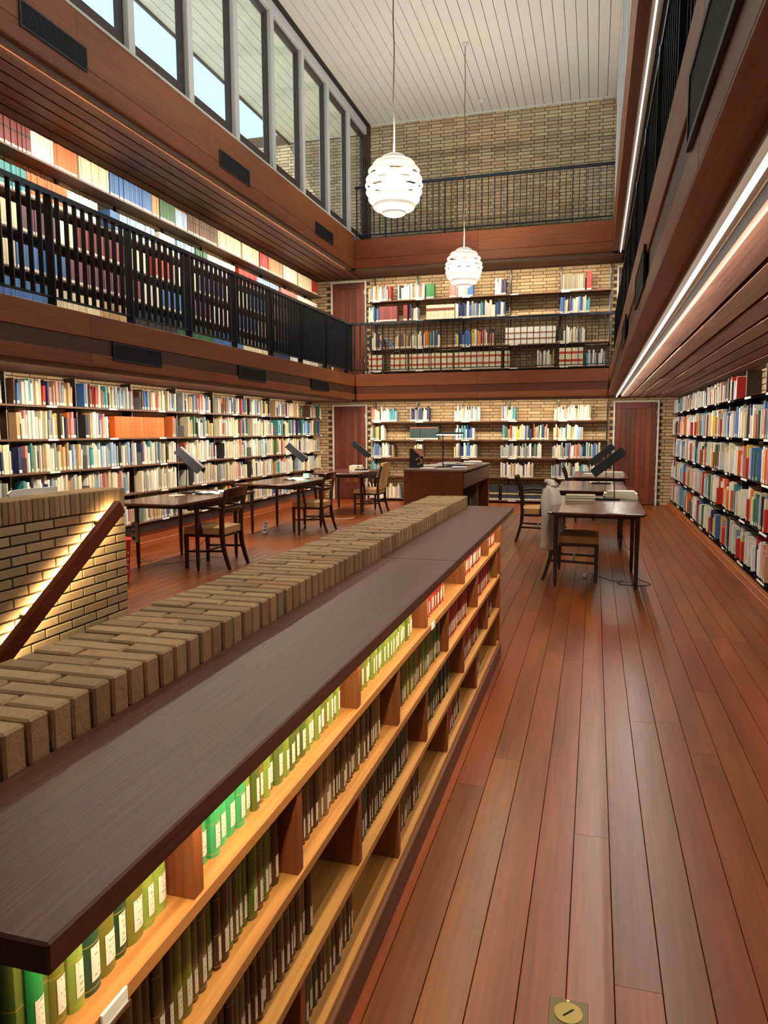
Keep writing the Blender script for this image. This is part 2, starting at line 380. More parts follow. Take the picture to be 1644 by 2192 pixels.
# ---- brick walls
def _brick(ln, ht, dp, axis):
    b = MB()
    if axis == 'x': b.cbox(-ln/2, ln/2, -dp, 0, -ht/2, ht/2, 0.003)
    else: b.cbox(0, dp, -ln/2, ln/2, -ht/2, ht/2, 0.003)
    return b.mesh('brick', 'brick_single')
def brick_field(parent, axis, plane, sgn, u0, u1, z0, z1, single=None, skip=(), left=300):
    """courses of a wall face; plane = mortar face, sgn = side the bricks stand proud of; bricks inside 'single' become parts of their own"""
    full = _brick(BLN-0.012, BHT-0.012, 0.008, axis); mb = MB(); rng = random.Random(int((plane+u0+z0)*1000)); cnt = 0
    n = int((z1-z0)/BHT+0.5)
    for r in range(n):
        zc = z0+(r+0.5)*BHT; off = 0.0 if r % 2 else BLN*0.25
        u = u0-off
        while u < u1-0.01:
            a = max(u+0.006, u0); e = min(u+BLN-0.006, u1); u += BLN
            if e-a < 0.02: continue
            um = (a+e)/2
            if any(s0 < um < s1 and t0 < zc < t1 for s0, s1, t0, t1 in skip): continue
            whole = e-a > BLN-0.013
            if single and whole and cnt < left and single(um, zc):
                loc = (um, plane, zc) if axis == 'x' else (plane, um, zc)
                o = link('brick', full, parent, loc); cnt += 1
                if sgn > 0 and axis == 'x': o.rotation_euler = (0, 0, PI)
                if sgn < 0 and axis == 'y': o.rotation_euler = (0, 0, PI)
            else:
                h = BHT/2-0.006; t = rng.random(); d = 0.008+rng.uniform(-.0015, .0015)
                if axis == 'x': mb.box(a, e, plane-d if sgn < 0 else plane, plane if sgn < 0 else plane+d, zc-h, zc+h, 0, t)
                else: mb.box(plane-d if sgn < 0 else plane, plane if sgn < 0 else plane+d, a, e, zc-h, zc+h, 0, t)
    if mb.f:
        o = mb.build('brick_field', 'brick_many', parent, 'tint'); o['kind'] = 'stuff'
wb_ = MB(); wb_.box(-8.2, 1.95, WB, 15.7, -0.1, 7.8)
wall_back = struct('wall_back', wb_, 'mortar', 'yellow brick end wall')
brick_field(wall_back, 'x', WB, -1, -5.88, 1.67, 0.0, 2.10, None, ((-5.50, -4.74, 0, 2.02), (0.36, 1.17, 0, 2.02)))
brick_field(wall_back, 'x', WB, -1, -5.88, 1.67, 2.62, 4.66, None, ((-5.50, -4.74, 2, 4.62), (0.36, 1.17, 2, 4.62)))
brick_field(wall_back, 'x', WB, -1, -4.62, 0.30, 5.06, 7.75, lambda u, z: z > 5.4 and -4.5 < u < 0.3 and (z > 6.42), ())
brick_field(wall_back, 'x', WB, -1, -8.2, -4.76, 5.2, 7.6)
b = MB(); b.box(-6.2, WL, -2.2, WB, -0.1, 4.99); wall_left = struct('wall_left', b, 'mortar', 'yellow brick wall behind the long left shelves')
brick_field(wall_left, 'y', WL, 1, 4.5, WB, 0.0, 2.10); brick_field(wall_left, 'y', WL, 1, 4.5, WB, 2.62, 4.66)
b = MB(); b.box(WR, 1.9, -2.2, WB, -0.1, 4.99); wall_right = struct('wall_right', b, 'mortar', 'yellow brick wall behind the long right shelves')
brick_field(wall_right, 'y', WR, -1, 1.0, WB, 0.0, 2.10)
b = MB(); b.box(-6.2, 1.9, -2.4, -2.2, -2.6, 7.8); struct('wall_front', b, 'render_grey', 'wall at the near end of the hall')

# ---- galleries: slabs, boarded undersides, fascia boards, coves
def gallery(tag_, z_s, z_f, ztop_side, ztop_back):
    """z_s underside height, z_f gallery floor height"""
    g = sroot('floor_gallery_'+tag_, 'gallery floor slab of the '+tag_+' level')
    b = MB(); b.box(-6.0, XL-0.03, -2.1, WB, z_s+0.03, z_f); b.build('slab', 'dark_void', g)
    b = MB(); b.box(XR+0.03, 1.8, -2.1, WB, z_s+0.03, z_f); b.build('slab', 'dark_void', g)
    b = MB(); b.box(XL-0.03, XR+0.03, YB+0.03, WB, z_s+0.03, z_f); b.build('slab', 'dark_void', g)
    # undersides
    c = sroot('ceiling_gallery_'+tag_, 'brown boarded underside of the '+tag_+' gallery'); rng = random.Random(int(z_s*10))
    def strip(x0, x1, ya, yb, w, mat, segs=True):
        x = x0
        while x < x1-0.03:
            e = min(x+w, x1); y = ya-rng.uniform(0, 2)
            while y < yb:
                ln = rng.uniform(2.4, 4.4) if segs else 30
                a, q = max(y, ya), min(y+ln, yb)
                if q-a > 0.2:
                    bb = MB(); dz = rng.uniform(-.004, .004) if segs else 0
                    bb.cbox(x+0.011, e-0.011, a+0.001, q-0.001, z_s+dz, z_s+0.03, 0.003); bb.build('board', mat, c)
                y += ln
            x = e
    strip(0.45, WR, 0.0, 15.40, 0.155, 'soffit_wood_y')
    strip(WL, -4.86, 4.6, 15.40, 0.17, 'soffit_wood_y', False)
    y = 14.68
    while y < WB-0.05:
        bb = MB(); bb.cbox(-4.84, 0.42, y+0.006, min(y+0.15, WB)-0.006, z_s, z_s+0.03, 0.003); bb.build('board', 'soffit_wood_x', c); y += 0.15
    # fascias
    zb = z_s+0.03
    def fascia(name, axis, pl, sg, u0, u1, zt, joints, lbl):
        t = sroot(name, lbl); mat = 'fascia_wood_'+axis; bm = 'band_wood_'+axis; rngf = random.Random(int(pl*77))
        def bx(bb, a, e, d0, d1, za, ze, ch=0.003):
            lo, hi = min(pl+sg*d0, pl+sg*d1), max(pl+sg*d0, pl+sg*d1)
            if axis == 'y': bb.cbox(lo, hi, a, e, za, ze, ch)
            else: bb.cbox(a, e, lo, hi, za, ze, ch)
        us = [u0]+[j for j in joints if u0 < j < u1]+[u1]
        low = zb+(0.105 if z_s < 3 else 0.16); gap = low+(0.15 if z_s < 3 else 0.004)
        for a, e in zip(us[:-1], us[1:]):
            bb = MB(); bx(bb, a+0.001, e-0.001, 0, 0.022, gap, zt); bb.build('board', mat, t)
            bb = MB(); bx(bb, a+0.001, e-0.001, 0, 0.022, zb, low); bb.build('board', mat, t)
        if z_s < 3:
            bb = MB(); bx(bb, u0, u1, 0.012, 0.026, low, gap); bb.build('recess_band', bm, t)
        bb = MB(); bx(bb, u0, u1, 0.0, 0.10, zb-0.012, zb, 0.002); bb.build('lower_edge', mat, t)
        # metal channel of the light cove
        bb = MB(); bx(bb, u0, u1, 0.075, 0.080, z_s-0.03, zb-0.012, 0.001) if sg and name.find('right') < 0 else bx(bb, u0, u1, 0.098, 0.106, z_s-0.005, zb, 0.001)
        bx(bb, u0, u1, 0.080, 0.19, zb-0.006, zb, 0.001); bb.build('cove_channel', 'channel_metal', t)
        if name.find('right') >= 0:
            bb = MB(); bx(bb, max(u0, 0.2), u1, 0.130, 0.143, z_s-0.014, z_s+0.002, 0.002); bb.build('light_strip', 'strip_glow', t)
        return t
    js = [7.14+1.19*2*i-2.38*3 for i in range(12)]
    fascia('trim_left_'+tag_, 'y', XL, -1, -2.1, YB, ztop_side, [8.68-2.44*3+2.44*i for i in range(9)], 'reddish wood edge boards of the left '+tag_+' gallery')
    fascia('trim_back_'+tag_, 'x', YB, 1, XL, XR, ztop_back, [-2.22], 'reddish wood edge boards of the far '+tag_+' gallery')
    fascia('trim_right_'+tag_, 'y', XR, 1, -2.1, YB, ztop_side if z_s > 3 else ztop_back, [2.1+2.44*i for i in range(6)], 'reddish wood edge boards of the right '+tag_+' gallery')
gallery('lower', 2.09, 2.60, 2.60, 2.615)
gallery('upper', 4.69, 5.20, 5.35, 5.255)
# roofs over the side galleries, below the high windows
b = MB(); b.box(-6.2, XL-0.04, -2.2, WB, 5.2, 5.28); b.box(XR+0.04, 1.9, -2.2, WB, 5.2, 5.28); struct('floor_side_roof', b, 'roof_pale', 'flat roofs outside the high windows')

# ---- high windows on both sides
def high_windows(sgn, xp, start, n, first):
    """xp inside plane; sgn = outward direction"""
    wid = 1.19
    for i in range(n):
        ya = start+wid*i; yb = ya+wid
        w = sroot('window_%d' % (first+i), 'tall narrow fixed window under the ceiling')
        def bx(x0, x1, *r):
            lo, hi = sorted((xp+sgn*x0, xp+sgn*x1)); return (lo, hi, *r)
        bb = MB(); bb.cbox(*bx(0.0, 0.16, ya-0.055, ya+0.055, 5.36, 7.74), 0.004); bb.build('mullion', 'mullion_paint', w)
        bb = MB(); bb.cbox(*bx(0.0, 0.16, ya+0.055, yb-0.055, 7.58, 7.74), 0.004); bb.build('head', 'mullion_paint', w)
        bb = MB()
        for r in ((ya+0.056, ya+0.13, 5.37, 7.58), (yb-0.13, yb-0.056, 5.37, 7.58), (ya+0.13, yb-0.13, 5.37, 5.52), (ya+0.13, yb-0.13, 7.50, 7.58)): bb.box(*bx(0.06, 0.12, *r))
        bb.build('sash_frame', 'sash_brown', w)
        bb = MB(); bb.box(*bx(0.085, 0.095, ya+0.125, yb-0.125, 5.515, 7.505)); bb.build('pane', 'window_glass', w)
        bb = MB(); bb.cbox(*bx(-0.012, 0.16, ya-0.055, yb-0.055, 5.335, 5.365), 0.002); bb.build('sill', 'white_paint', w)
high_windows(-1, XL, 14.26-1.19*13, 14, 1)
high_windows(1, XR, 14.26-1.19*13, 14, 20)

# ---- railings
def railing(name, axis, pl, u0, u1, zf, label, thin=False, mesh=True):
    t = thing(name, label, 'railing')
    def bx(bb, a, e, d, za, ze, c=0.0):
        if axis == 'y': bb.box(pl-d/2, pl+d/2, a, e, za, ze)
        else: bb.box(a, e, pl-d/2, pl+d/2, za, ze)
    bb = MB(); bx(bb, u0, u1, 0.06, zf+0.985, zf+1.03); bb.build('handrail', 'rail_metal', t)
    bb = MB(); bx(bb, u0, u1, 0.045, zf+0.085, zf+0.10); bb.build('bottom_rail', 'rail_metal', t)
    bar = MB(); bx(bar, -.006, .006, 0.045, 0.10, 0.985); post = MB(); bx(post, -.008, .008, 0.085, 0.0, 0.985)
    if axis == 'y': fix = lambda q: [(x-pl, y, z) for x, y, z in q]
    else: fix = lambda q: [(x, y-pl, z) for x, y, z in q]
    bar.v = fix(bar.v); post.v = fix(post.v)
    bm_, pm_ = bar.mesh('bar', 'rail_metal'), post.mesh('post', 'rail_metal')
    n = 0; u = (5.84-1.19*3 if axis == 'y' else u0+0.62)
    i = -60
    while True:
        q = u+0.119*i; i += 1
        if q > u1-0.03: break
        if q < u0+0.02: continue
        p = (pl, q, zf) if axis == 'y' else (q, pl, zf)
        if (i-1) % 10 == 0: link('post', pm_, t, p)
        else: link('bar', bm_, t, p)
    return t
railing('gallery_railing', 'y', XL-0.09, 4.6, YB+0.06, 2.60, 'black flat-bar railing along the left gallery in front of packed shelves')
railing('gallery_railing', 'x', YB+0.07, XL-0.06, XR+0.07, 2.61, 'black thin-bar railing across the far end of the lower gallery')
railing('gallery_railing', 'x', YB+0.07, XL+0.01, XR, 5.255, 'black thin-bar railing at the top of the far wall, before bare brick')
railing('gallery_railing', 'y', XR+0.10, 1.0, YB+0.04, 2.61, 'black bar railing overhead on the right gallery above the board ceiling')

# ---- vent grilles in the fascias
def vent(pl, sg, u0, u1, z0, z1, label):
    t = thing('vent_grille', label, 'vent', (pl+sg*0.001, (u0+u1)/2, (z0+z1)/2), 0, 'black vent grilles in the gallery edges'); w = (u1-u0)/2; h = (z1-z0)/2
    bb = MB(); x = sorted((0, sg*0.012))
    for r in ((-w, w, h-0.018, h), (-w, w, -h, -h+0.018), (-w, -w+0.018, -h+.018, h-.018), (w-0.018, w, -h+.018, h-.018)): bb.box(x[0], x[1], *r)
    bb.build('frame', 'grille_black', t)
    bb = MB(); n = int((u1-u0)/0.017)
    for i in range(n): q = -w+0.018+(2*w-0.036)*(i+0.5)/n; bb.box(*sorted((-sg*0.006, sg*0.008)), q-0.0035, q+0.0035, -h+0.018, h-0.018)
    o = bb.build('fins', 'grille_black', t); o['kind'] = 'stuff'
    bb = MB(); bb.box(*sorted((-sg*0.004, sg*0.001)), -w+.01, w-.01, -h+.01, h-.01); bb.build('backing', 'dark_void', t)
for (u0, u1), q in zip(((6.57, 7.44), (9.33, 10.19), (12.04, 12.90)), ('nearest', 'middle', 'farthest')): vent(XL+0.001, 1, u0, u1, 2.185, 2.368, q+' of three black vents in the left lower gallery edge')
for (u0, u1), q in zip(((5.50, 6.36), (8.95, 9.80), (12.34, 13.22)), ('nearest', 'middle', 'farthest')): vent(XL+0.001, 1, u0, u1, 4.84, 5.06, q+' of three black vents below the high left windows')
for (u0, u1), q in zip(((1.36, 2.27), (4.18, 5.05), (6.60, 7.47)), ('nearest large', 'middle', 'farthest')): vent(XR-0.001, -1, u0, u1, 2.215, 2.42, q+' black vent in the right gallery edge overhead')

# ---- doors
def door(n, x0, x1, z0, z1, lbl):
    d = sroot('door_%d' % n, lbl); y = WB-0.012
    bb = MB()
    for r in ((x0, x0+0.035, z0, z1), (x1-0.035, x1, z0, z1), (x0+.035, x1-.035, z1-0.035, z1)): bb.cbox(r[0], r[1], y-0.05, y, r[2], r[3], 0.003)
    bb.build('door_frame', 'white_paint', d)
    a, e = x0+0.045, x1-0.045; n_ = 8; w = (e-a-0.2)/(n_-2); xs = [a, a+0.1]+[a+0.1+w*(i+1) for i in range(n_-2)]+[e]
    for i in range(len(xs)-1):
        bb = MB(); rec = 0.0 if i in (0, len(xs)-2) else 0.006
        bb.cbox(xs[i]+0.001, xs[i+1]-0.001, y-0.028+rec, y-0.004, z0+(0.012 if i in (0, len(xs)-2) else 0.36), z1-(0.045 if i in (0, len(xs)-2) else 0.16), 0.002); bb.build('plank', 'door_wood', d)
    bb = MB(); bb.cbox(a+.101, e-.101, y-0.026, y-0.004, z0+0.012, z0+0.358, 0.002); bb.build('bottom_panel', 'door_wood', d)
    bb = MB(); bb.cbox(a+.101, e-.101, y-0.026, y-0.004, z1-0.158, z1-0.045, 0.002); bb.build('top_panel', 'door_wood', d)
    for hz in (z0+0.35, z1-0.25):
        bb = MB(); bb.tube([(x1-0.04, y-0.055, hz-0.04), (x1-0.04, y-0.055, hz+0.04)], 0.008, 8); bb.build('hinge', 'white_paint', d)
    bb = MB(); bb.tube([(x0+0.10, y-0.03, z0+1.0), (x0+0.10, y-0.07, z0+1.0), (x0+0.21, y-0.07, z0+1.0)], 0.008, 8); bb.build('door_handle', 'chrome', d)
door(1, -5.52, -4.725, 0.0, 2.05, 'dark red plank door in pale frame beside left shelves')
door(2, 0.345, 1.20, 0.0, 2.05, 'dark red plank door in pale frame beside right shelves')
door(3, -5.52, -4.725, 2.62, 4.64, 'dark red plank door on the gallery above')
door(4, 0.345, 1.20, 2.62, 4.62, 'plank door at right end of the gallery above')

# ---- skirting plinths below the wall shelves
for nm, xa, xb, ya, yb in (('right', 1.40, WR, 0.2, 15.38), ('left', WL, -5.70, 4.6, 15.38)):
    t = sroot('baseboard_'+nm, 'wooden plinth under the '+nm+' wall shelves')
    x0, x1 = (xa, xb)
    bb = MB(); bb.cbox(x0, x1, ya, yb, 0.0, 0.085 if nm == 'right' else 0.15, 0.004); bb.build('plinth_board', 'plinth_wood', t)
    f = xa if nm == 'right' else xb; s = -1 if nm == 'right' else 1
    bb = MB(); bb.cbox(*sorted((f, f+s*0.012)), ya, yb, 0.0, 0.02, 0.003); bb.build('bead', 'plinth_wood', t)
    bb = MB(); bb.box(*((xa+0.05, xb) if nm == 'right' else (xa, xb-0.03)), ya, yb, 0.085 if nm == 'right' else 0.15, 0.14 if nm == 'right' else 0.24); bb.build('recess', 'dark_void' if nm == 'right' else 'grey_felt', t)

# ================================================================== brick parapets round the stair
def W2C(p):
    q = Vector(p)-Vector((0, 0, 1.458)); z = q.dot(_f)
    return (822+1585*q.dot(_r)/z, 1096+1585*q.dot(_d)/z, z)
lw = sroot('wall_stair_near', 'low brick wall capped with bricks on edge beside the dark counter')
b = MB(); b.box(-1.04, -0.797, 0.2, 4.815, 0.0, 0.985); b.build('core', 'mortar', lw)
b = MB(); b.box(-1.036, -0.80, 0.2, 4.812, 0.985, 1.027); b.build('bedding', 'mortar', lw)
def cop(ln):
    m_ = MB(); m_.cbox(-ln/2, ln/2, -0.0215, 0.0215, -0.036, 0.036, 0.004); return m_.mesh('coping_brick', 'brick_coping')
cA, cB = cop(0.158), cop(0.088)
i = 0; y = 4.79; rng = random.Random(9)
while y > 0.45:
    jit = lambda: rng.uniform(-.0022, .0022)
    if i % 2: parts = ((cA, -1.045+0.079), (cB, -0.792-0.044))
    else: parts = ((cB, -1.045+0.044), (cA, -0.792-0.079))
    for me, xc in parts:
        o = link('coping_brick', me, lw, (xc+jit()*0.6, y+jit()*0.5, 1.001+jit())); o.rotation_euler = (jit()*4, jit()*4, jit()*6)
    y -= 0.05; i += 1
# courses on the stair side of the low wall
pw = sroot('wall_stair_far', 'brick parapet on the far side of the stair')
b = MB(); b.box(-3.645, -3.408, 2.2, 4.815, -1.4, 1.03); b.build('core', 'mortar', pw)
fb = _brick(BLN-0.012, BHT-0.012, 0.01, 'y'); hb = _brick(BLN*0.42, BHT-0.012, 0.01, 'y')
z = 0.90-BHT/2; r = 0
while z > -0.75:
    u = 4.822; first = True
    while u > 2.6:
        if first and r % 2: ln, me = BLN*0.5, hb
        else: ln, me = BLN, fb
        first = False
        o = link('brick', me, pw, (-3.408, u-ln/2, z)); u -= ln
    z -= BHT; r += 1
m_ = MB(); m_.cbox(-0.125, 0.125, -0.022, 0.022, -0.072, 0.072, 0.004); SOL = m_.mesh('soldier_brick', 'brick_coping')
y = 4.795
while y > 2.2:
    o = link('soldier_brick', SOL, pw, (-3.522+rng.uniform(-.002, .002), y, 0.977)); y -= 0.0503
# handrail with a light strip behind it
hr = thing('stair_handrail', 'sloping reddish wood handrail glowing from behind on the brick parapet', 'handrail')
p0, p1 = Vector((-3.305, 4.62, 0.93)), Vector((-3.305, 2.6, -0.41))
b = MB(); b.sweep([p0, p1], [(-0.028, -0.05), (0.024, -0.05), (0.03, 0.012), (0.02, 0.05), (-0.028, 0.05)], (0, 0, 1)); b.build('rail', 'rail_wood', hr)
b = MB()
for f in (0.08, 0.45, 0.85):
    q = p0.lerp(p1, f); b.box(-3.40, -3.335, q.y-0.01, q.y+0.01, q.z-0.012, q.z+0.012)
b.build('bracket', 'black_metal', hr)
mid = (p0+p1)/2; ln = (p1-p0).length
d_ = bpy.data.lights.new('handrail_strip', 'AREA'); d_.shape = 'RECTANGLE'; d_.size = ln; d_.size_y = 0.02; d_.energy = 11; d_.color = (1.0, 0.74, 0.38)
o = bpy.data.objects.new('handrail_strip', d_); C.objects.link(o)
yx = (p1-p0).normalized(); dn_ = (Vector((0, 0, -1))-yx*Vector((0, 0, -1)).dot(yx)).normalized(); zx = -(Vector((-1.0, 0, 0))+dn_*0.32).normalized(); mm = Matrix.Identity(3); mm.col[0] = yx; mm.col[2] = zx; mm.col[1] = zx.cross(yx)
o.matrix_world = Matrix.Translation(Vector((-3.342, mid.y, mid.z))+dn_*0.03) @ mm.to_4x4()

# ================================================================== low bookcase with dark counter
bc = thing('low_bookcase', 'long low open bookcase of golden wood under a dark wood counter', 'bookcase')
for a, e in ((0.545, 2.73), (2.732, 4.815)):
    b = MB(); b.cbox(-0.79, -0.49, a, e, 0.938, 0.973, 0.003); b.build('counter_board', 'counter_wood', bc)
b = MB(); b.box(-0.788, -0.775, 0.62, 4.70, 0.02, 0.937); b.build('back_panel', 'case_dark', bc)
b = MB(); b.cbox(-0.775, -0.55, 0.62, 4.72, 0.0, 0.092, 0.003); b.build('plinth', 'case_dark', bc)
SH = (0.755, 0.55, 0.33, 0.115)
for z in SH:
    b = MB(); b.cbox(-0.775, -0.56, 0.62, 4.69, z-0.024, z, 0.002); b.build('shelf', 'case_wood_y', bc)
tops = (0.937, SH[0]-0.024, SH[1]-0.024, SH[2]-0.024)
DIV = [[0.96+0.8045*i for i in range(5)], [1.36+0.807*i for i in range(5)], [0.96+0.8045*i for i in range(5)], [1.36+0.807*i for i in range(5)]]
for r in range(4):
    for y in DIV[r]:
        if y > 4.65: continue
        b = MB(); b.cbox(-0.775, -0.564, y-0.028, y, SH[r], tops[r], 0.001); b.build('divider', 'case_wood_z', bc)
b = MB(); b.cbox(-0.775, -0.56, 4.69, 4.715, 0.0, 0.937, 0.002); b.build('end_panel', 'case_wood_z', bc)

def _book_unit():
    prof = [(0, 0), (.955, 0), (.978, .10), (.993, .28), (1.0, .5), (.993, .72), (.978, .90), (.955, 1), (0, 1)]; n = len(prof); b = MB()
    vs = [(x, y, 0) for x, y in prof]+[(x, y, 1) for x, y in prof]
    b.add(vs, [tuple(range(n))[::-1], tuple(range(n, 2*n))]+[(i, (i+1) % n, (i+1) % n+n, i+n) for i in range(n)], 0, None, True)
    me = b.mesh('book', 'book_cloth', angle=math.radians(42))
    b = MB(); lp = [(.998, .26), (1.003, .38), (1.004, .5), (1.003, .62), (.997, .74), (.984, .88), (.966, .95)]; n = len(lp)
    vs = [(x, y, .10) for x, y in lp]+[(x, y, .38) for x, y in lp]
    b.add(vs, [(i, i+1, i+1+n, i+n) for i in range(n-1)], 0, None, True)
    return me, b.mesh('spine_label', 'spine_label')
BOOK, LABEL = _book_unit()
STOCK = MB()
COLN = {'bright green': (22, 140, 62), 'olive': (126, 122, 40), 'moss green': (98, 116, 40), 'dark green': (30, 74, 48), 'brown': (112, 90, 50), 'leaf green': (142, 164, 64), 'mint green': (70, 190, 112),
        'dark brown': (78, 50, 30), 'red': (176, 36, 30), 'dark red': (138, 26, 26), 'tan': (150, 116, 70)}
ROWN = ('top row', 'second row', 'third row', 'bottom row')
def seq(row, y):
    """cover colours along the rows as the photograph shows them"""
    if row == 0:
        if y < 0.96: return ['leaf green', 'olive', 'olive', 'dark green', 'dark green', 'brown', 'olive', 'leaf green', 'moss green']
        if y < 1.16: return ['mint green']
        if y < 1.77: return ['olive', 'leaf green', 'moss green', 'leaf green', 'leaf green', 'moss green']
        if y < 2.57: return ['leaf green', 'leaf green', 'moss green', 'olive']
        return ['red', 'red', 'dark red']
    if row == 1:
        if y < 1.36: return ['dark brown', 'dark brown', 'moss green', 'brown', 'olive', 'moss green', 'brown']
        if y < 2.18: return ['dark brown', 'brown', 'dark brown', 'tan']
        if y < 2.98: return ['olive', 'moss green', 'dark green', 'brown', 'bright green', 'moss green'] if y > 2.5 else ['olive', 'brown', 'moss green']
        return ['red', 'dark red', 'red']
    if row == 2:
        if y < 1.76: return ['dark brown', 'brown', 'dark brown']
        if y < 2.57: return ['dark brown', 'dark green', 'brown', 'dark brown']
        if y < 3.38: return ['dark brown', 'dark green', 'dark brown']
        return ['red', 'dark red']
    if y < 2.15: return ['dark green', 'olive', 'brown', 'dark brown']
    if y < 2.96: return ['dark brown', 'brown']
    return ['dark red', 'red', 'dark brown']
specs = []; rng = random.Random(21)
for r in range(4):
    edges = [0.66]+[y for y in DIV[r] if y < 4.6]+[4.69]
    for bi in range(len(edges)-1):
        a, e = edges[bi]+0.006, edges[bi+1]-0.034
        fill = {0: (1, .98, .95, .62, .9), 1: (1, .92, .97, .8, .9), 2: (1, .7, .85, .72, .8), 3: (.55, .55, .5, .6, .4)}[r][min(bi, 4)]
        e2 = a+(e-a)*fill; y = a
        if r == 0 and bi == 1: a = y = a+0.015
        while y < e2-0.018:
            t = rng.uniform(0.024, 0.036)
            if r in (1, 2): t = rng.uniform(0.017, 0.031)
            if y+t > e2: break
            cn = rng.choice(seq(r, y)); h = (tops[r]-SH[r])*rng.uniform(0.80, 0.93)
            specs.append([r, bi, y, t, h, cn, rng.uniform(0.125, 0.15)]); y += t+0.0008
vis = []
for s in specs:
    q = W2C((-0.59, s[2]+s[3]/2, SH[s[0]]+s[4]*0.5)); q2 = W2C((-0.59, s[2]+s[3], SH[s[0]])); q1 = W2C((-0.59, s[2], SH[s[0]]))
    if q2[0] < 2 or q[1]-60 > 2192: continue
    vis.append((abs(q2[0]-q1[0]), s))
vis.sort(key=lambda t: -t[0])
ORD = 'first second third fourth fifth sixth seventh eighth ninth tenth eleventh twelfth thirteenth fourteenth fifteenth sixteenth seventeenth eighteenth nineteenth twentieth'.split()
def ordw(n):
    if n < 20: return ORD[n]
    return {2: 'twenty-', 3: 'thirty-', 4: 'forty-'}[(n+1)//10]+ORD[(n+1) % 10-1] if (n+1) % 10 else {2: 'twentieth', 3: 'thirtieth', 4: 'fortieth'}[(n+1)//10]
cnt_ = {}
for s in specs:
    cnt_[(s[0], s[1])] = cnt_.get((s[0], s[1]), -1)+1; s.append(cnt_[(s[0], s[1])])
def book_obj(loc, scale, colname, rgb, rotz, label, group, lab=True):
    o = link('book', BOOK, None, loc, rotz, scale); j = rng.uniform(0.82, 1.15); o.color = (*[v*j for v in lin(rgb)], 1)
    tag(o, label, 'book', group)
    if lab: link('spine_label', LABEL, o)
    return o
N_CASE = 236
for k, (w, s) in enumerate(vis):
    r, bi, y, t, h, cn, dp, oi_ = s
    jx = rng.uniform(-0.006, 0.004); xs = -0.592+jx
    if k < N_CASE:
        ordn = ('nearest', 'second', 'third', 'fourth', 'farthest')[min(bi, 4)]
        lb = '%s volume, %s book from left, %s bay, %s of the low bookcase' % (cn, ordw(oi_), ordn, ROWN[r])
        book_obj((xs-dp, y, SH[r]), (dp, t, h), cn, COLN[cn], 0, lb, 'volumes in the %s of the low bookcase' % ROWN[r])
    else:
        c = lin(tuple(v*rng.uniform(0.85, 1.1) for v in COLN[cn])); STOCK.box(xs-dp, xs, y, y+t, SH[r], SH[r]+h, 0, c)
        STOCK.box(xs, xs+0.001, y+t*.1, y+t*.9, SH[r]+0.018, SH[r]+0.066, 0, lin((214, 204, 180)))
# books facing the near end
x = -0.770
for ei, cn in enumerate(('olive', 'brown', 'moss green', 'olive', 'moss green')):
    t = 0.033
    o = book_obj((x+t, 0.735, 0.755), (0.125, t, 0.165), cn, COLN[cn], -PI/2, '%s volume, %s from left at the near end below the counter corner' % (cn, ordw(ei)), 'volumes at the near end of the low bookcase', False); o.location.x = x; x += t+0.001
book_obj((-0.72, 0.628, 0.755), (0.128, 0.026, 0.168), 'bright green', COLN['bright green'], 0, 'bright green volume at the near corner of the low bookcase', 'volumes at the near end of the low bookcase')
# white label holders clipped to the top shelf edge
for y, q in ((0.70, 'nearer'), (2.60, 'farther')):
    t = thing('label_holder', '%s white card holder clipped to the top shelf edge of the low bookcase' % q, 'label holder', (-0.5595, y, SH[0]), 0, 'card holders on the low bookcase')
    b = MB(); b.cbox(0, 0.004, 0, 0.052, -0.022, 0.002, 0.001); b.build('card', 'paper_white', t)
    b = MB(); b.cbox(0.004, 0.007, -0.002, 0.054, -0.024, -0.017, 0.001); b.build('clip', 'chrome', t)

# ================================================================== wall shelving and its books
PAL = {'white': (232, 228, 216), 'cream': (226, 212, 176), 'grey': (150, 154, 152), 'tan': (190, 152, 104), 'blue': (62, 110, 172), 'navy': (36, 44, 92), 'red': (182, 42, 34), 'orange': (226, 110, 44), 'green': (52, 104, 66),
       'teal': (64, 150, 156), 'black': (30, 28, 30), 'yellow': (222, 192, 62), 'pink': (214, 138, 130), 'maroon': (124, 44, 48), 'brown': (98, 62, 40), 'pale blue': (160, 190, 214), 'plum': (112, 66, 84)}
MIX = {'mix': 'white*7 cream*5 grey*3 tan*2 blue*2 navy*2 red*2 orange*1 green*1 teal*1 black*2 yellow*1 pink*2 brown*1'.replace('*', ' '), }
def wl(s):
    out = []
    for tok in s.split(','):
        n, c = tok.rsplit(':', 1); out += [n.strip()]*int(c)
    return out
MIX = {'mix': wl('white:7,cream:5,grey:3,tan:2,blue:2,navy:2,red:1,orange:1,green:1,teal:1,black:2,yellow:1,pink:2,brown:1,pale blue:1'),
       'light': wl('white:10,cream:7,grey:2,tan:2,pink:1,pale blue:2,teal:1,navy:1,black:1'), 'dark': wl('black:3,navy:3,white:4,grey:3,brown:1,cream:3,teal:1'),
       'bright': wl('white:13,cream:6,blue:3,red:3,navy:2,grey:2,black:1,orange:2,yellow:1,green:1,tan:2,teal:1,pale blue:2,pink:1'),
       'cool': wl('white:5,blue:3,navy:3,grey:3,red:1,teal:2,cream:2')}
SB = random.Random(77)
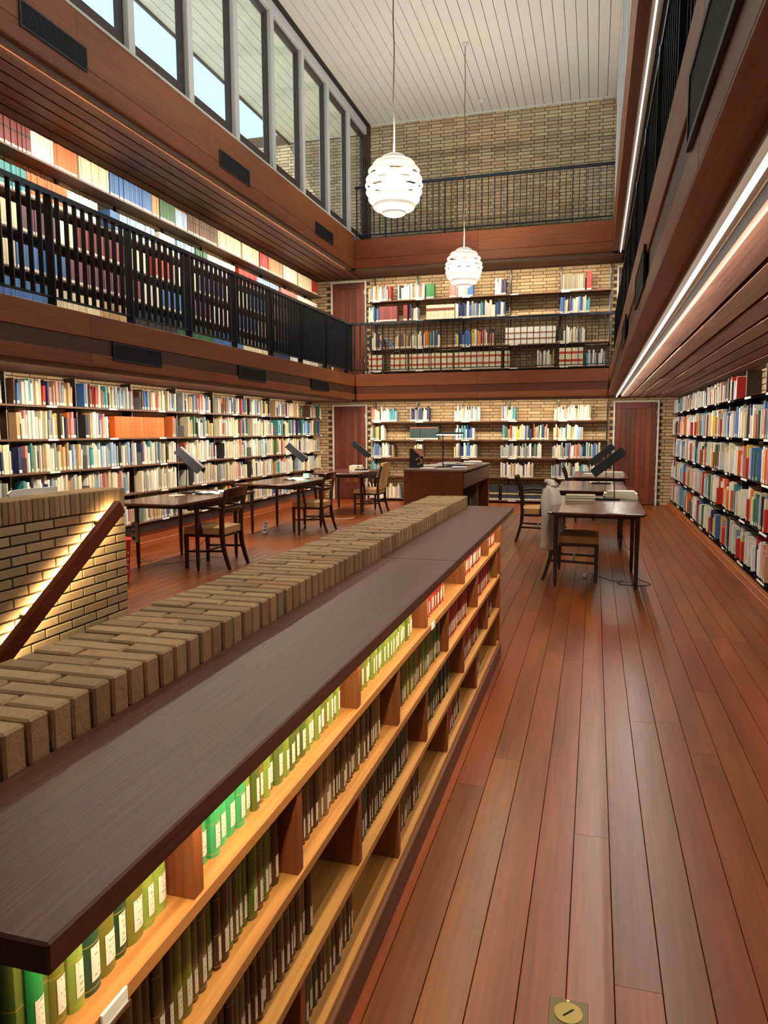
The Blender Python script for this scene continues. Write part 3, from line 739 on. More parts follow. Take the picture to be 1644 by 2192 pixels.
def put(axis, front, sg, a, t, z, h, dep, col, rec=0.02, label=True, lean=0.0, bands=None):
    """one book of the joined stock: spine at 'front', body going back along sg"""
    s0, s1 = front+sg*rec, front+sg*(rec+dep)
    c = lin(col)
    def hx(u0, u1, d0, d1, z0, z1, cc, l0=0.0, l1=0.0):
        if axis == 'y':
            x0, x1 = min(d0, d1), max(d0, d1)
            STOCK.hexa([(x0, u0+l0, z0), (x1, u0+l0, z0), (x1, u1+l0, z0), (x0, u1+l0, z0), (x0, u0+l1, z1), (x1, u0+l1, z1), (x1, u1+l1, z1), (x0, u1+l1, z1)], 0, cc)
        else:
            y0, y1 = min(d0, d1), max(d0, d1)
            STOCK.hexa([(u0+l0, y0, z0), (u1+l0, y0, z0), (u1+l0, y1, z0), (u0+l0, y1, z0), (u0+l1, y0, z1), (u1+l1, y0, z1), (u1+l1, y1, z1), (u0+l1, y1, z1)], 0, cc)
    hx(a, a+t-0.0016, s0, s1, z, z+h, c, 0, lean)
    if label: hx(a+t*.06, a+t*.9, s0-sg*0.001, s0, z+0.008, z+0.038, lin((232, 226, 208)), 0, lean*0.1)
    if bands:
        for f0, f1, bcx in bands: hx(a, a+t-0.0008, s0-sg*0.0012, s0, z+h*f0, z+h*f1, lin(bcx), lean*f0, lean*f1)
def fill(axis, front, sg, a, e, z, hmax, pal, tmin=0.016, tmax=0.042, hvar=(0.62, 0.93), gap=0.0, dvar=(0.13, 0.215), rec=(0.012, 0.05), block=()):
    u = a; names = MIX.get(pal); run = 0; cur = None
    while u < e-tmin:
        t = SB.uniform(tmin, tmax)
        hit_ = [q for q in block if u < q[1] and u+t+0.013 > q[0]]
        if hit_: u = max(q[1] for q in hit_)+0.001; continue
        if u+t > e: break
        if names:
            if run <= 0: cur = SB.choice(names); run = SB.choice((1, 1, 1, 1, 2, 3))
            run -= 1; col = PAL[cur]; h = hmax*SB.uniform(*hvar); dep = SB.uniform(*dvar); j = SB.uniform(0.86, 1.08)
            put(axis, front, sg, u, t, z, h, dep, tuple(min(255, v*j) for v in col), SB.uniform(*rec), SB.random() < 0.85, SB.choice((0, 0, 0, 0, 0.012)) if u+t+0.02 < e else 0)
        u += t
        if gap and SB.random() < gap: u += SB.uniform(0.01, 0.05)
def sset(axis, front, sg, a, e, z, h, t, col, dep=0.17, rec=0.02, bands=None, label=True, jit=0.05):
    u = a
    while u+t <= e+1e-4:
        j = SB.uniform(1-jit, 1+jit); put(axis, front, sg, u, t, z, h*SB.uniform(.985, 1.0), dep, tuple(min(255, v*j) for v in col), rec+SB.uniform(0, .012), label, 0, bands); u += t
def shelving(label, axis, front, sg, u0, u1, ups, zs, ztop, zbot, mat, clips=0.12, depth=0.25, udep=0.205):
    t = thing('wall_shelving', label, 'bookshelf')
    def bx(bb, a, e, d0, d1, z0, z1, c=0.002):
        lo, hi = sorted((front+sg*d0, front+sg*d1))
        if axis == 'y': bb.cbox(lo, hi, a, e, z0, z1, c)
        else: bb.cbox(a, e, lo, hi, z0, z1, c)
    for u in ups:
        bb = MB(); bx(bb, u-0.016, u+0.016, udep, depth-0.002, zbot, ztop); bb.build('upright', 'leg_wood', t)
        bb = MB(); bx(bb, u-0.017, u-0.009, udep-0.006, udep, zbot, ztop, 0.001); bb.build('upright_edge', 'paper_grey', t)
    cuts = [u0]+[u for u in ups if u0+0.05 < u < u1-0.05]+[u1]
    for z in zs:
        for a, e in zip(cuts[:-1], cuts[1:]):
            bb = MB(); bx(bb, a+0.0008, e-0.0008, 0.0, depth-0.006, z-0.022, z); bb.build('shelf', mat, t)
            if clips:
                w = min(0.16, (e-a)*0.3); q = a+clips*(e-a)
                bb = MB(); bx(bb, q, q+w, -0.004, -0.0005, z-0.022, z-0.002, 0.0008); bb.build('label_holder', 'paper_white', t)
    return t
# ---- right wall, ground level
RED = ((7.97, 0), (7.0, 1), (8.2, 0), (9.1, 0), (10.15, 0), (11.2, 2), (10.0, 2), (11.9, 3), (13.1, 1), (7.9, 2), (12.4, 3), (9.6, 1))
GRE = ((6.35, 2), (7.3, 2), (8.36, 2), (6.3, 3), (7.32, 1), (8.4, 1), (10.5, 1), (9.42, 3), (11.6, 1), (12.6, 3), (13.7, 3), (8.4, 4), (9.5, 4), (12.7, 4), (11.56, 2), (10.6, 4))
def blk(lst, r, extra=()): return [(y-0.004, y+0.005) for y, q in lst if q == r]+list(extra)
RZ = (0.155, 0.575, 0.99, 1.382, 1.782); RF = 1.42
rups = [15.25-0.95*i for i in range(15)]
shelving('dark board shelves full of books along the right wall', 'y', RF, 1, 1.92, 15.30, rups, RZ, 2.08, 0.10, 'shelf_wood_y', 0.55, udep=0.10)
for z in RZ:
    for i in range(14):
        a, e = rups[i+1]+0.03, rups[i]-0.02
        if z > 1.7 and e < 8.7: continue
        ee = e-SB.choice((0.0, 0.02, 0.10, 0.16)) if z < 1.7 else e
        fill('y', RF, 1, a, ee, z, 0.345 if z < 1.7 else 0.27, 'bright' if z < 1.7 else 'light', 0.016, 0.05, (0.60, 0.97), 0.03, (0.12, 0.22), (0.008, 0.085), blk(RED, RZ.index(z), ((7.59, 7.65),) if z == 1.382 else ((8.67, 8.73), (8.97, 9.03)) if z == 1.782 else ()))
# ---- left wall, ground level
LZ = (0.305, 0.695, 1.05, 1.40, 1.755); LF = -5.62
lups = [5.17+1.06*i for i in range(10)]  # bays of the left wall
shelving('dark board shelves full of books along the left wall below the gallery', 'y', LF, -1, 5.0, 15.12, lups, LZ, 2.08, 0.24, 'shelf_wood_y', 0.42, udep=0.10)
BOXES = ((5.22, 1, 'grey'), (6.26, 2, 'navy'), (7.32, 3, 'black'), (7.32, 2, 'grey'), (6.26, 3, 'tan'), (8.40, 2, 'navy'), (8.38, 1, 'cream'), (7.32, 4, 'blue'), (9.44, 2, 'maroon'), (10.5, 3, 'cream'), (11.56, 4, 'black'), (12.62, 4, 'tan'), (13.68, 3, 'navy'), (12.62, 2, 'green'), (11.56, 1, 'black'), (13.66, 4, 'cream'), (9.44, 4, 'grey'), (10.5, 1, 'grey'), (13.66, 2, 'cream'), (14.7, 3, 'green'))
for zi, z in enumerate(LZ):
    for i in range(10):
        a = lups[i]+0.03; e = min(lups[i]+1.06-0.03, 15.05)
        if zi == 3 and 7.2 < a < 7.5: e = 7.80
        if zi == 3 and 8.2 < a < 8.5: a = 9.0
        if zi == 4 and 13.0 < a < 13.8: a += 0.5
        st = a+(0.05 if any(abs(q[0]+0.01-a) < 0.06 and q[1] == zi for q in BOXES) else SB.choice((0, 0.05, 0.16, 0.12))); en = e-SB.choice((0, 0, 0.08, 0.14))
        fill('y', LF, -1, st, en, z, 0.325 if zi < 4 else 0.29, 'light' if zi in (1, 2) else 'mix', 0.014, 0.04, (0.62, 0.95), 0.03, (0.12, 0.20), (0.01, 0.06), blk(GRE, zi))
for y, r, cn in BOXES: put('y', LF, -1, y-0.02, 0.045, LZ[r], 0.27, 0.20, PAL[cn], 0.004, True)
for k in range(11):
    y = 7.86+k*0.098
    book_obj((-5.63-0.088, y, 1.40), (0.088, 0.096, 0.262), 'orange', (244, 104, 28), 0, 'orange binder, %s from left in the orange set on the left wall' % ordw(k), 'orange binders on the left wall', False)
# ---- left wall, gallery level
GZ = (2.76, 3.12, 3.50, 3.87, 4.29)
shelving('packed gallery shelves behind the left black railing', 'y', LF, -1, 5.0, 15.12, lups, GZ, 4.62, 2.66, 'shelf_wood_y', 0)
top = ((5.3, 6.68, 'maroon', .03), (6.69, 7.01, 'white', .04), (7.03, 7.41, 'orange', .045), (7.43, 7.98, 'cream', .035), (7.98, 8.86, 'blue', .03), (8.87, 9.04, 'tan', .05), (9.05, 9.43, 'green', .03), (9.43, 9.74, 'pale blue', .03), (9.75, 10.6, 'brown', .03),
       (10.65, 11.4, 'cream', .05), (11.45, 12.1, 'cream', .04), (12.13, 12.5, 'red', .04), (12.52, 13.1, 'tan', .04), (13.15, 13.8, 'white', .03), (13.85, 14.6, 'cream', .04), (14.6, 14.9, 'red', .05))
for a, e, c, t in top: sset('y', LF, -1, a, e, 4.29, 0.265 if c != 'pale blue' else 0.24, t, PAL[c], bands=((.62, .70, (40, 30, 30)),) if c in ('maroon', 'brown') else None)
sec = ((5.4, 6.0, 'white', .03), (6.0, 6.6, 'teal', .03), (6.6, 7.2, 'orange', .03), (7.2, 7.75, 'white', .035), (7.95, 8.15, 'blue', .06), (8.15, 8.9, 'pale blue', .03), (9.0, 9.4, 'white', .03), (9.45, 9.9, 'pale blue', .03), (9.95, 10.3, 'green', .04), (10.3, 11.2, 'white', .04), (11.3, 12.0, 'red', .05), (12.0, 12.9, 'pale blue', .03), (13.0, 13.8, 'pink', .03), (13.8, 14.9, 'white', .04))
for a, e, c, t in sec: sset('y', LF, -1, a, e, 3.87, 0.25, t, PAL[c])
thr = ((5.3, 6.1, 'grey', .035), (6.1, 6.5, 'cream', .04), (6.5, 7.0, 'plum', .03), (7.0, 7.3, 'white', .04), (7.3, 8.3, 'maroon', .03), (8.3, 8.7, 'cream', .05), (8.8, 9.3, 'red', .05), (9.35, 10.0, 'white', .04), (10.0, 10.8, 'navy', .035), (10.8, 11.6, 'white', .04), (11.7, 12.4, 'blue', .035), (12.4, 13.4, 'cream', .04), (13.4, 14.9, 'white', .035))
for a, e, c, t in thr: sset('y', LF, -1, a, e, 3.50, 0.26, t, PAL[c], jit=.12)
fou = ((5.3, 5.9, 'red', .05), (5.9, 6.4, 'cream', .06), (6.4, 7.2, 'blue', .045), (7.2, 8.1, 'plum', .035), (8.1, 8.6, 'maroon', .03), (8.6, 9.0, 'white', .04), (9.0, 9.5, 'blue', .05), (9.6, 10.4, 'plum', .035), (10.4, 11.0, 'white', .04), (11.0, 12.0, 'blue', .04), (12.0, 12.8, 'cream', .04), (12.8, 13.6, 'red', .04), (13.6, 14.9, 'white', .035))
for a, e, c, t in fou: sset('y', LF, -1, a, e, 3.12, 0.26, t, PAL[c], jit=.12)
fif = ((5.3, 6.9, 'blue', .05), (6.9, 7.7, 'cream', .04), (7.7, 8.3, 'tan', .045), (8.4, 9.4, 'black', .04), (9.4, 10.4, 'green', .04), (10.4, 11.4, 'blue', .04), (11.4, 12.4, 'cream', .04), (12.4, 13.4, 'navy', .04), (13.4, 14.9, 'white', .04))
for a, e, c, t in fif: sset('y', LF, -1, a, e, 2.76, 0.255, t, PAL[c], jit=.1)
# ---- far wall, both levels
bups = [-4.53, -3.62, -2.65, -1.69, -0.71, 0.225]; BF = 15.15
BZ0 = (0.06, 0.529, 0.922, 1.289, 1.671); BZ1 = (2.722, 3.18, 3.741, 4.159)
shelving('shelves on the far brick wall at floor level between two doors', 'x', BF, 1, -4.62, 0.24, bups, BZ0, 2.08, 0.02, 'shelf_wood_x', 0.02)
shelving('shelves on the far brick wall at gallery level', 'x', BF, 1, -4.62, 0.24, bups, BZ1, 4.66, 2.66, 'shelf_wood_x', 0.02)
X3 = lambda q: -4.526+(q-160)*0.00346
R0 = {1.671: ((150, 312, 'light'), (392, 512, 'dark'), (665, 818, 'light'), (940, 1025, 'mix'), (1240, 1450, 'light')),
      1.289: ((140, 230, 'mix'), (665, 788, 'cool'), (945, 1220, 'bright'), (1240, 1408, 'bright')),
      0.922: ((145, 288, 'mix'), (420, 470, 'light'), (662, 800, 'mix'), (938, 1175, 'dark'), (1235, 1505, 'bright')),
      0.529: ((140, 238, 'mix'), (940, 1138, 'light'), (1232, 1490, 'light')), 0.06: ((230, 330, 'light'),)}
for z, ss in R0.items():
    for a, e, p in ss: fill('x', BF, 1, X3(a), X3(e), z, 0.36, p, 0.016, 0.04, (0.58, 0.88), 0.0, (0.13, 0.19), (0.01, 0.04))
sset('x', BF, 1, X3(390), X3(580), 1.289, 0.27, 0.055, (40, 66, 64), bands=((.9, .99, (150, 70, 40)),))
sset('x', BF, 1, X3(135), X3(228), 0.06, 0.30, 0.04, PAL['white']); sset('x', BF, 1, X3(875), X3(940), 0.06, 0.31, 0.048, (34, 36, 44), bands=((.4, .5, (200, 180, 120)),)); sset('x', BF, 1, X3(950), X3(1222), 0.06, 0.30, 0.048, (44, 50, 66), bands=((.4, .5, (200, 180, 120)),)); sset('x', BF, 1, X3(1232), X3(1300), 0.06, 0.30, 0.048, (36, 40, 52))
R1 = {4.159: ((135, 262, 'light'), (318, 395, 'light'), (395, 490, 'light'), (628, 775, 'mix'), (895, 965, 'dark')),
      3.741: ((133, 200, 'cool'), (665, 955, 'cool'), (385, 450, 'dark'), (1262, 1425, 'cool')),
      3.18: ((135, 215, 'mix'), (298, 570, 'mix'), (665, 905, 'mix'), (1255, 1415, 'light')), 2.722: ((1140, 1240, 'light'), (1412, 1520, 'dark'))}
for z, ss in R1.items():
    for a, e, p in ss: fill('x', BF, 1, X3(a), X3(e), z, 0.37, p, 0.018, 0.045, (0.62, 0.9), 0.0, (0.13, 0.19), (0.01, 0.04))
sset('x', BF, 1, X3(490), X3(538), 4.159, 0.30, 0.04, (40, 120, 60)); sset('x', BF, 1, X3(262), X3(275), 4.159, 0.30, 0.04, PAL['red']); sset('x', BF, 1, X3(1265), X3(1400), 4.159, 0.31, 0.035, (150, 140, 116), jit=.2); sset('x', BF, 1, X3(1405), X3(1440), 4.159, 0.36, 0.045, PAL['red'])
sset('x', BF, 1, X3(200), X3(312), 3.741, 0.31, 0.035, (146, 66, 66), jit=.12); sset('x', BF, 1, X3(352), X3(384), 3.741, 0.32, 0.04, (150, 60, 60)); sset('x', BF, 1, X3(490), X3(660), 3.741, 0.29, 0.042, PAL['cream'], bands=((.58, .78, (130, 60, 44)),))
RB = ((.28, .40, (190, 70, 34)), (.70, .82, (190, 70, 34)))
for a, e in ((133, 228), (272, 378), (388, 520), (524, 656), (662, 945), (955, 985)): sset('x', BF, 1, X3(a), X3(e), 2.722, 0.34, 0.05, PAL['cream'], bands=RB)
sset('x', BF, 1, X3(1264), X3(1408), 2.722, 0.36, 0.05, PAL['cream'], bands=((.25, .38, (190, 36, 30)), (.68, .8, (190, 36, 30))))
sset('x', BF, 1, X3(958), X3(1245), 3.18, 0.335, 0.07, PAL['white'], bands=((.27, .36, (150, 96, 50)), (.62, .70, (150, 96, 50))))
put('x', BF, 1, X3(225), 0.035, 3.19, 0.23, 0.17, PAL['navy'], 0.02, True, -0.12); put('x', BF, 1, X3(290), 0.03, 3.18, 0.22, 0.17, PAL['blue'], 0.02, True, -0.19)
stock = STOCK.build('shelved_book_stock', 'book_stock', None, 'col'); tag(stock, 'rows of mixed books filling the wall shelves', 'books', None, 'stuff')
# ---- bookends between the books
def bookend(x, y, z, w, h, mat, sx, label, grp):
    t = thing('bookend', label, 'bookend', (x, y, z), 0, grp)
    b = MB(); b.cbox(*sorted((0, sx*w)), -0.0015, 0.0015, 0.0, h, 0.0006); b.build('plate', mat, t)
    b = MB(); b.box(*sorted((0, sx*w)), 0.0, 0.09, 0.0, 0.002); b.build('foot', mat, t)
SHN = ('lowest', 'second lowest', 'middle', 'second highest', 'highest')
for k, (y, r) in enumerate(sorted(RED, key=lambda q: (q[1], q[0]))): bookend(RF+0.004, y, RZ[r]+0.002, 0.09, 0.20, 'plastic_red', 1, '%s red bookend from the near end on the %s shelf of the right wall' % (ordw(sum(1 for q in RED if q[1] == r and q[0] < y)), SHN[r]), 'red bookends on the right wall')
for k, (y, r) in enumerate(GRE): bookend(LF-0.002, y, LZ[r]+0.002, 0.12, 0.155, 'grey_felt', -1, '%s grey bookend from the near end on the %s shelf of the left wall' % (ordw(sum(1 for q in GRE if q[1] == r and q[0] < y)), SHN[r]), 'grey bookends on the left wall')
# face-out art books on the right wall
def face_book(y, z, w, h, col, label, emblem=None):
    t = thing('art_book', label, 'book', (RF+0.02, y, z))
    plain('cover_%d' % int(y*100), col, 0.35)
    b = MB(); b.cbox(0, w, -0.02, 0.02, 0.002, h, 0.002); b.build('cover', 'cover_%d' % int(y*100), t)
    if emblem == 'gold':
        b = MB(); pts = [(.5, .08), (.72, .12), (.86, .40), (.78, .62), (.52, .70), (.24, .62), (.16, .36), (.30, .12)]
        b.add([(w*(.2+.6*u), -0.0212, h*(.06+.80*v*1.0)) for u, v in pts], [tuple(range(8))]); b.build('gold_emblem', 'brass', t)
    if emblem == 'white':
        b = MB(); pts = [(.5, .05), (.8, .1), (.75, .4), (.6, .7), (.5, .6), (.35, .3)]
        b.add([(w*(.2+.6*u), -0.0212, h*(.06+.7*v)) for u, v in pts], [tuple(range(6))]); b.build('white_figure', 'paper_white', t)
face_book(7.62, 1.382, 0.155, 0.225, (176, 30, 22), 'red art book with a gold emblem standing face out on the right wall', 'gold')
face_book(9.0, 1.782, 0.20, 0.26, (186, 34, 26), 'red art book with a pale figure on the top right shelf', 'white')
face_book(8.7, 1.782, 0.18, 0.24, (170, 32, 26), 'plain red book face out near the empty end of the top right shelf')

# ================================================================== pendant lamps
def pendant(x, y, zc, label):
    t = thing('pendant_lamp', label, 'lamp', (x, y, zc), 0, 'white louvred globe pendants'); R = 0.322; n = 9
    zs = [R*0.90-i*(R*1.80/(n-1)) for i in range(n)]
    for i, z in enumerate(zs):
        r = math.sqrt(max(R*R-z*z, 0.0))*0.985; w = 0.040
        up = z > 0.02
        prof = [(r-0.048, w*0.95), (r-0.022, w*0.80), (r-0.004, w*0.36), (r+0.002, 0.0), (r-0.006, -w*0.45), (r-0.024, -w*0.80)]
        if i in (2, 3, 4): prof = [(r-0.010, w*0.50), (r-0.001, w*0.22), (r+0.002, 0.0), (r-0.005, -w*0.40), (r-0.018, -w*0.70)]
        z_off = -0.010 if i == 3 else (0.006 if i == 2 else 0.0)
        if i == 0: prof = [(0.012, 0.045), (0.05, 0.043), (r-0.04, w*0.75), (r-0.012, w*0.36), (r, 0.0), (r-0.01, -w*0.5)]
        if i == n-1: prof = [(r-0.03, w*0.9), (r-0.005, w*0.3), (r, 0.0), (r-0.02, -w*0.4), (r-0.06, -w*0.75), (0.03, -w*0.8)]
        b = MB(); b.lathe([(max(a, 0.004), q) for a, q in prof], 44, (0, 0, z+z_off)); b.build('louvre_ring', 'louvre_white', t)
    b = MB(); b.lathe([(0.003, 0.09), (0.05, 0.085), (0.055, 0.02), (0.05, -0.02), (0.003, -0.03)], 20, (0, 0, 0.10)); b.build('socket', 'paper_cream', t)
    b = MB()
    for k in range(3):
        a = 2*PI*k/3+0.4; b.bar((0.05*math.cos(a), 0.05*math.sin(a), 0.16), (0.25*math.cos(a), 0.25*math.sin(a), 0.14), 0.004, 0.02)
    b.build('spider', 'lamp_white', t)
    b = MB(); b.lathe([(0.003, 0.055), (0.04, 0.04), (0.055, 0.0), (0.04, -0.04), (0.003, -0.055)], 20, (0, 0, 0.0)); b.build('bulb', 'bulb_glow', t)
    b = MB(); top = ZC-zc; pts = [(0.006*math.sin(q*2.1)+0.0, 0.005*math.cos(q*1.7), 0.33+(top-0.33)*q/12) for q in range(13)]; b.tube(pts, 0.008, 6); b.build('cord', 'channel_metal', t)
    b = MB(); b.lathe([(0.003, 0.0), (0.05, -0.0), (0.05, -0.03), (0.003, -0.05)], 20, (0, 0, top-0.001)); b.build('ceiling_rose', 'white_paint', t)
    d = bpy.data.lights.new('pendant_light', 'POINT'); d.energy = 26; d.shadow_soft_size = 0.075; d.color = (1.0, 0.93, 0.82)
    o = bpy.data.objects.new('pendant_light', d); C.objects.link(o); o.parent = t; o.location = (0, 0, -0.0)
    d = bpy.data.lights.new('ceiling_fill_light', 'AREA'); d.shape = 'DISK'; d.size = 0.26; d.energy = 36; d.color = (1.0, 0.93, 0.82)  # added fill disk, not part of the globe; brightens ceiling and upper walls
    o = bpy.data.objects.new('ceiling_fill_light', d); C.objects.link(o); o.parent = t; o.location = (0, 0, 0.345); o.rotation_euler = (PI, 0, 0)
    return t
pendant(-2.19, 8.19, 4.145, 'larger nearer white globe pendant of stacked rings, left of the other')
pendant(-2.19, 12.72, 4.195, 'farther white globe pendant of stacked rings hanging before the far gallery')
pendant(-2.19, 3.66, 4.16, 'white globe pendant of stacked rings over the stair')
b = MB(); b.lathe([(0.003, -0.05), (0.03, -0.05), (0.045, -0.035), (0.045, -0.02), (0.06, -0.015), (0.06, 0.0), (0.003, 0.0)], 24, (-2.23, 14.88, 7.759)); tag(b.build('smoke_detector', 'white_paint'), 'small round white smoke detector on the board ceiling', 'smoke detector')

# ================================================================== reading tables, chairs, desk
def table(x, y, label):
    """long side along y; x, y centre"""
    t = thing('reading_table', label, 'table', (x, y, 0), 0, 'dark wood reading tables')
    w, l = 0.415, 0.885
    b = MB(); out = [(-w+.03, -l), (w-.03, -l), (w, -l+.03), (w, l-.03), (w-.03, l), (-w+.03, l), (-w, l-.03), (-w, -l+.03)]; n = 8
    lo = [(p*0.975, q*0.988, 0.722) for p, q in out]; md = [(p, q, 0.732) for p, q in out]; hi = [(p, q, 0.744) for p, q in out]; tp = [(p*0.992, q*0.996, 0.750) for p, q in out]
    b.add(lo+md+hi+tp, [tuple(range(n))[::-1], tuple(range(3*n, 4*n))]+[(k*n+i, k*n+(i+1) % n, (k+1)*n+(i+1) % n, (k+1)*n+i) for k in range(3) for i in range(n)]); b.build('tabletop', 'table_wood', t)
    for sy in (-1, 1):
        b = MB(); b.cbox(-0.355, 0.355, sy*0.445-0.012, sy*0.445+0.012, 0.655, 0.722, 0.002); b.build('apron', 'leg_wood', t)
    for sx in (-1, 1):
        b = MB(); b.cbox(sx*0.362-0.012, sx*0.362+0.012, -0.60, 0.60, 0.655, 0.722, 0.002); b.build('apron', 'leg_wood', t)
    for sx in (-1, 1):
        for sy in (-1, 1):
            b = MB(); q = 0.021
            b.sweep([(sx*0.362, sy*0.437, 0.722), (sx*0.362, sy*0.437, 0.40), (sx*0.362, sy*0.437, 0.05), (sx*0.362, sy*0.437, 0.035), (sx*0.362, sy*0.437, 0.0)],
                    [(-q, -q*.6), (-q*.6, -q), (q*.6, -q), (q, -q*.6), (q, q*.6), (q*.6, q), (-q*.6, q), (-q, q*.6)], (0, 1, 0), 0, [1.05, 0.95, 0.80, 0.62, 0.50]); b.build('leg', 'leg_wood', t)
    return t
TB = {'r1': (0.035, 7.515), 'r2': (-0.015, 10.01), 'r3': (0.10, 12.69), 'l1': (-4.37, 7.35), 'l2': (-4.37, 10.15), 'l3': (-4.30, 12.86)}
table(*TB['r1'], 'dark reading table nearest on the right, jacket chair beside it')
table(*TB['r2'], 'dark reading table on the right, second from the near end')
table(*TB['r3'], 'dark reading table on the right, nearest the plank door')
table(*TB['l1'], 'dark reading table on the left, nearest the brick parapet')
table(*TB['l2'], 'dark reading table on the left, middle of three')
table(*TB['l3'], 'dark reading table on the left, before the plank door')

def chair(x, y, rotz, label, padded=False, arms=True):
    """faces local +x"""
    t = thing('armchair' if padded else 'dining_chair', label, 'chair', (x, y, 0), rotz, 'dark wood chairs with tan seats')
    W = 0.235
    # seat cushion
    b = MB(); pts = []
    N = 10; vs = []; fs = []
    for i in range(N+1):
        for j in range(N+1):
            u = i/N; v = j/N; yy = (v-0.5)*2; xx = -0.215+0.45*u; wd = W*(0.90+0.12*u)
            z = 0.445+0.022*(1-(2*u-1)**4)*(1-abs(yy)**4); vs.append((xx, yy*wd, z))
    for i in range(N):
        for j in range(N): a = i*(N+1)+j; fs.append((a, a+N+1, a+N+2, a+1))
    b.add(vs, fs, 0, None, True)
    ring = [i*(N+1) for i in range(N+1)]+[N*(N+1)+j for j in range(1, N+1)]+[i*(N+1)+N for i in range(N-1, -1, -1)]+[j for j in range(N-1, 0, -1)]
    top = [vs[q] for q in ring]; bot = [(p[0], p[1], 0.375) for p in top]; n = len(top)
    b.add(top+bot, [(i, i+n, (i+1) % n+n, (i+1) % n) for i in range(n)]+[tuple(range(n, 2*n))[::-1]]); b.build('seat', 'fabric_tan', t)
    b = MB(); b.cbox(-0.21, 0.225, -W*.98, W*.98, 0.345, 0.376, 0.003); b.build('seat_frame', 'leg_wood', t)
    q = 0.019; sq = [(-q, -q), (q, -q), (q, q), (-q, q)]
    for s in (-1, 1):
        b = MB(); b.sweep([(0.215, s*W*.97, 0.376), (0.215, s*W*.97, 0.2), (0.215, s*W*.97, 0.0)], sq, (0, 1, 0), 0, [1.05, 0.95, 0.75]); b.build('leg', 'leg_wood', t)
        b = MB(); b.sweep([(-0.29, s*W*.92, 0.0), (-0.255, s*W*.92, 0.10), (-0.218, s*W*.92, 0.24), (-0.205, s*W*.92, 0.40), (-0.212, s*W*.95, 0.56), (-0.24, s*W*.97, 0.72), (-0.28, s*W*.99, 0.86)], sq, (0, 1, 0), 0, [0.72, 0.85, 1, 1.1, 1, .95, .85]); b.build('leg', 'leg_wood', t)
        b = MB(); b.bar((0.205, s*W*.96, 0.185), (-0.215, s*W*.92, 0.20), 0.018, 0.024); b.build('stretcher', 'leg_wood', t)
        if arms:
            b = MB(); b.sweep([(-0.225, s*W*.97, 0.655), (-0.10, s*W*1.12, 0.665), (0.04, s*W*1.14, 0.66), (0.09, s*W*1.13, 0.645)], [(-.02, -.012), (.02, -.012), (.02, .012), (-.02, .012)], (0, 0, 1)); b.build('arm', 'leg_wood', t)
            b = MB(); b.sweep([(0.065, s*W*1.13, 0.648), (0.05, s*W*1.10, 0.54), (0.03, s*W*1.02, 0.42), (0.03, s*W*1.0, 0.36)], [(-.014, -.014), (.014, -.014), (.014, .014), (-.014, .014)], (0, 1, 0)); b.build('arm_support', 'leg_wood', t)
    b = MB(); b.bar((0.0, -W*.94, 0.192), (0.0, W*.94, 0.192), 0.02, 0.022); b.build('stretcher', 'leg_wood', t)
    def rail(z0, z1, bow, name, mat='leg_wood', th=0.018, yw=W*.985):
        b = MB(); vs = []; fs = []; N = 10
        xz = lambda z: -0.212-(max(z-0.56, 0)*0.225)
        for i in range(N+1):
            v = i/N*2-1; dx = -bow*(1-v*v); crest = 0.012*(1-v*v) if z1 > 0.8 else 0
            for (dz, off) in ((z0, th/2), (z1+crest, th/2), (z1+crest, -th/2), (z0, -th/2)): vs.append((xz(dz)+dx+off, v*yw, dz))
        for i in range(N):
            for j in range(4): a = i*4+j; c = i*4+(j+1) % 4; fs.append((a, c, c+4, a+4))
        b.add(vs, fs+[(3, 2, 1, 0), (N*4, N*4+1, N*4+2, N*4+3)]); return b.build(name, mat, t)
    if padded:
        rail(0.46, 0.905, 0.02, 'backrest', 'fabric_tan', 0.05, W*.97)
    else:
        rail(0.775, 0.865, 0.035, 'crest_rail'); rail(0.615, 0.655, 0.03, 'back_rail')
    return t
chair(-3.995, 7.26, PI, 'dark chair with tan seat at the left table nearest the parapet')
chair(-3.99, 10.22, PI+0.03, 'dark chair with tan seat at the middle left table')
chair(-3.86, 12.72, PI, 'armchair with tan padded back at the left table before the door', True)
chair(-0.17, 7.56, 0.0, 'dark chair with tan seat carrying a pale jacket', False, False)
chair(-0.70, 10.05, 0.06, 'dark chair with arms beside the second right table, pushed back')
chair(-0.20, 12.75, 0.0, 'dark chair at the right table nearest the plank door')
# pale tray on a stand behind the parapet
t = thing('desk_organiser', 'pale grey plastic tray edge showing above the parapet, before the left shelves', 'tray', (-4.55, 5.62, -0.03))
b = MB(); b.sweep([(-0.20, -0.50, 0.98), (-0.20, -0.46, 1.005), (-0.20, -0.30, 1.01), (-0.20, 0.10, 1.005)], [(-0.01, -0.12), (0.01, -0.12), (0.01, 0.0), (-0.01, 0.0)], (0, 0, 1)); b.build('panel', 'plastic_white', t)
b = MB(); b.cbox(-0.30, 0.10, -0.5, 0.12, 0.72, 0.75, 0.003); b.build('tray_base', 'plastic_white', t)
for px, py in ((-0.27, -0.46), (0.07, -0.46), (-0.27, 0.08), (0.07, 0.08)):
    b = MB(); b.bar((px, py, 0), (px, py, 0.72), 0.03, 0.03, (0, 1, 0)); b.build('leg', 'leg_wood', t)

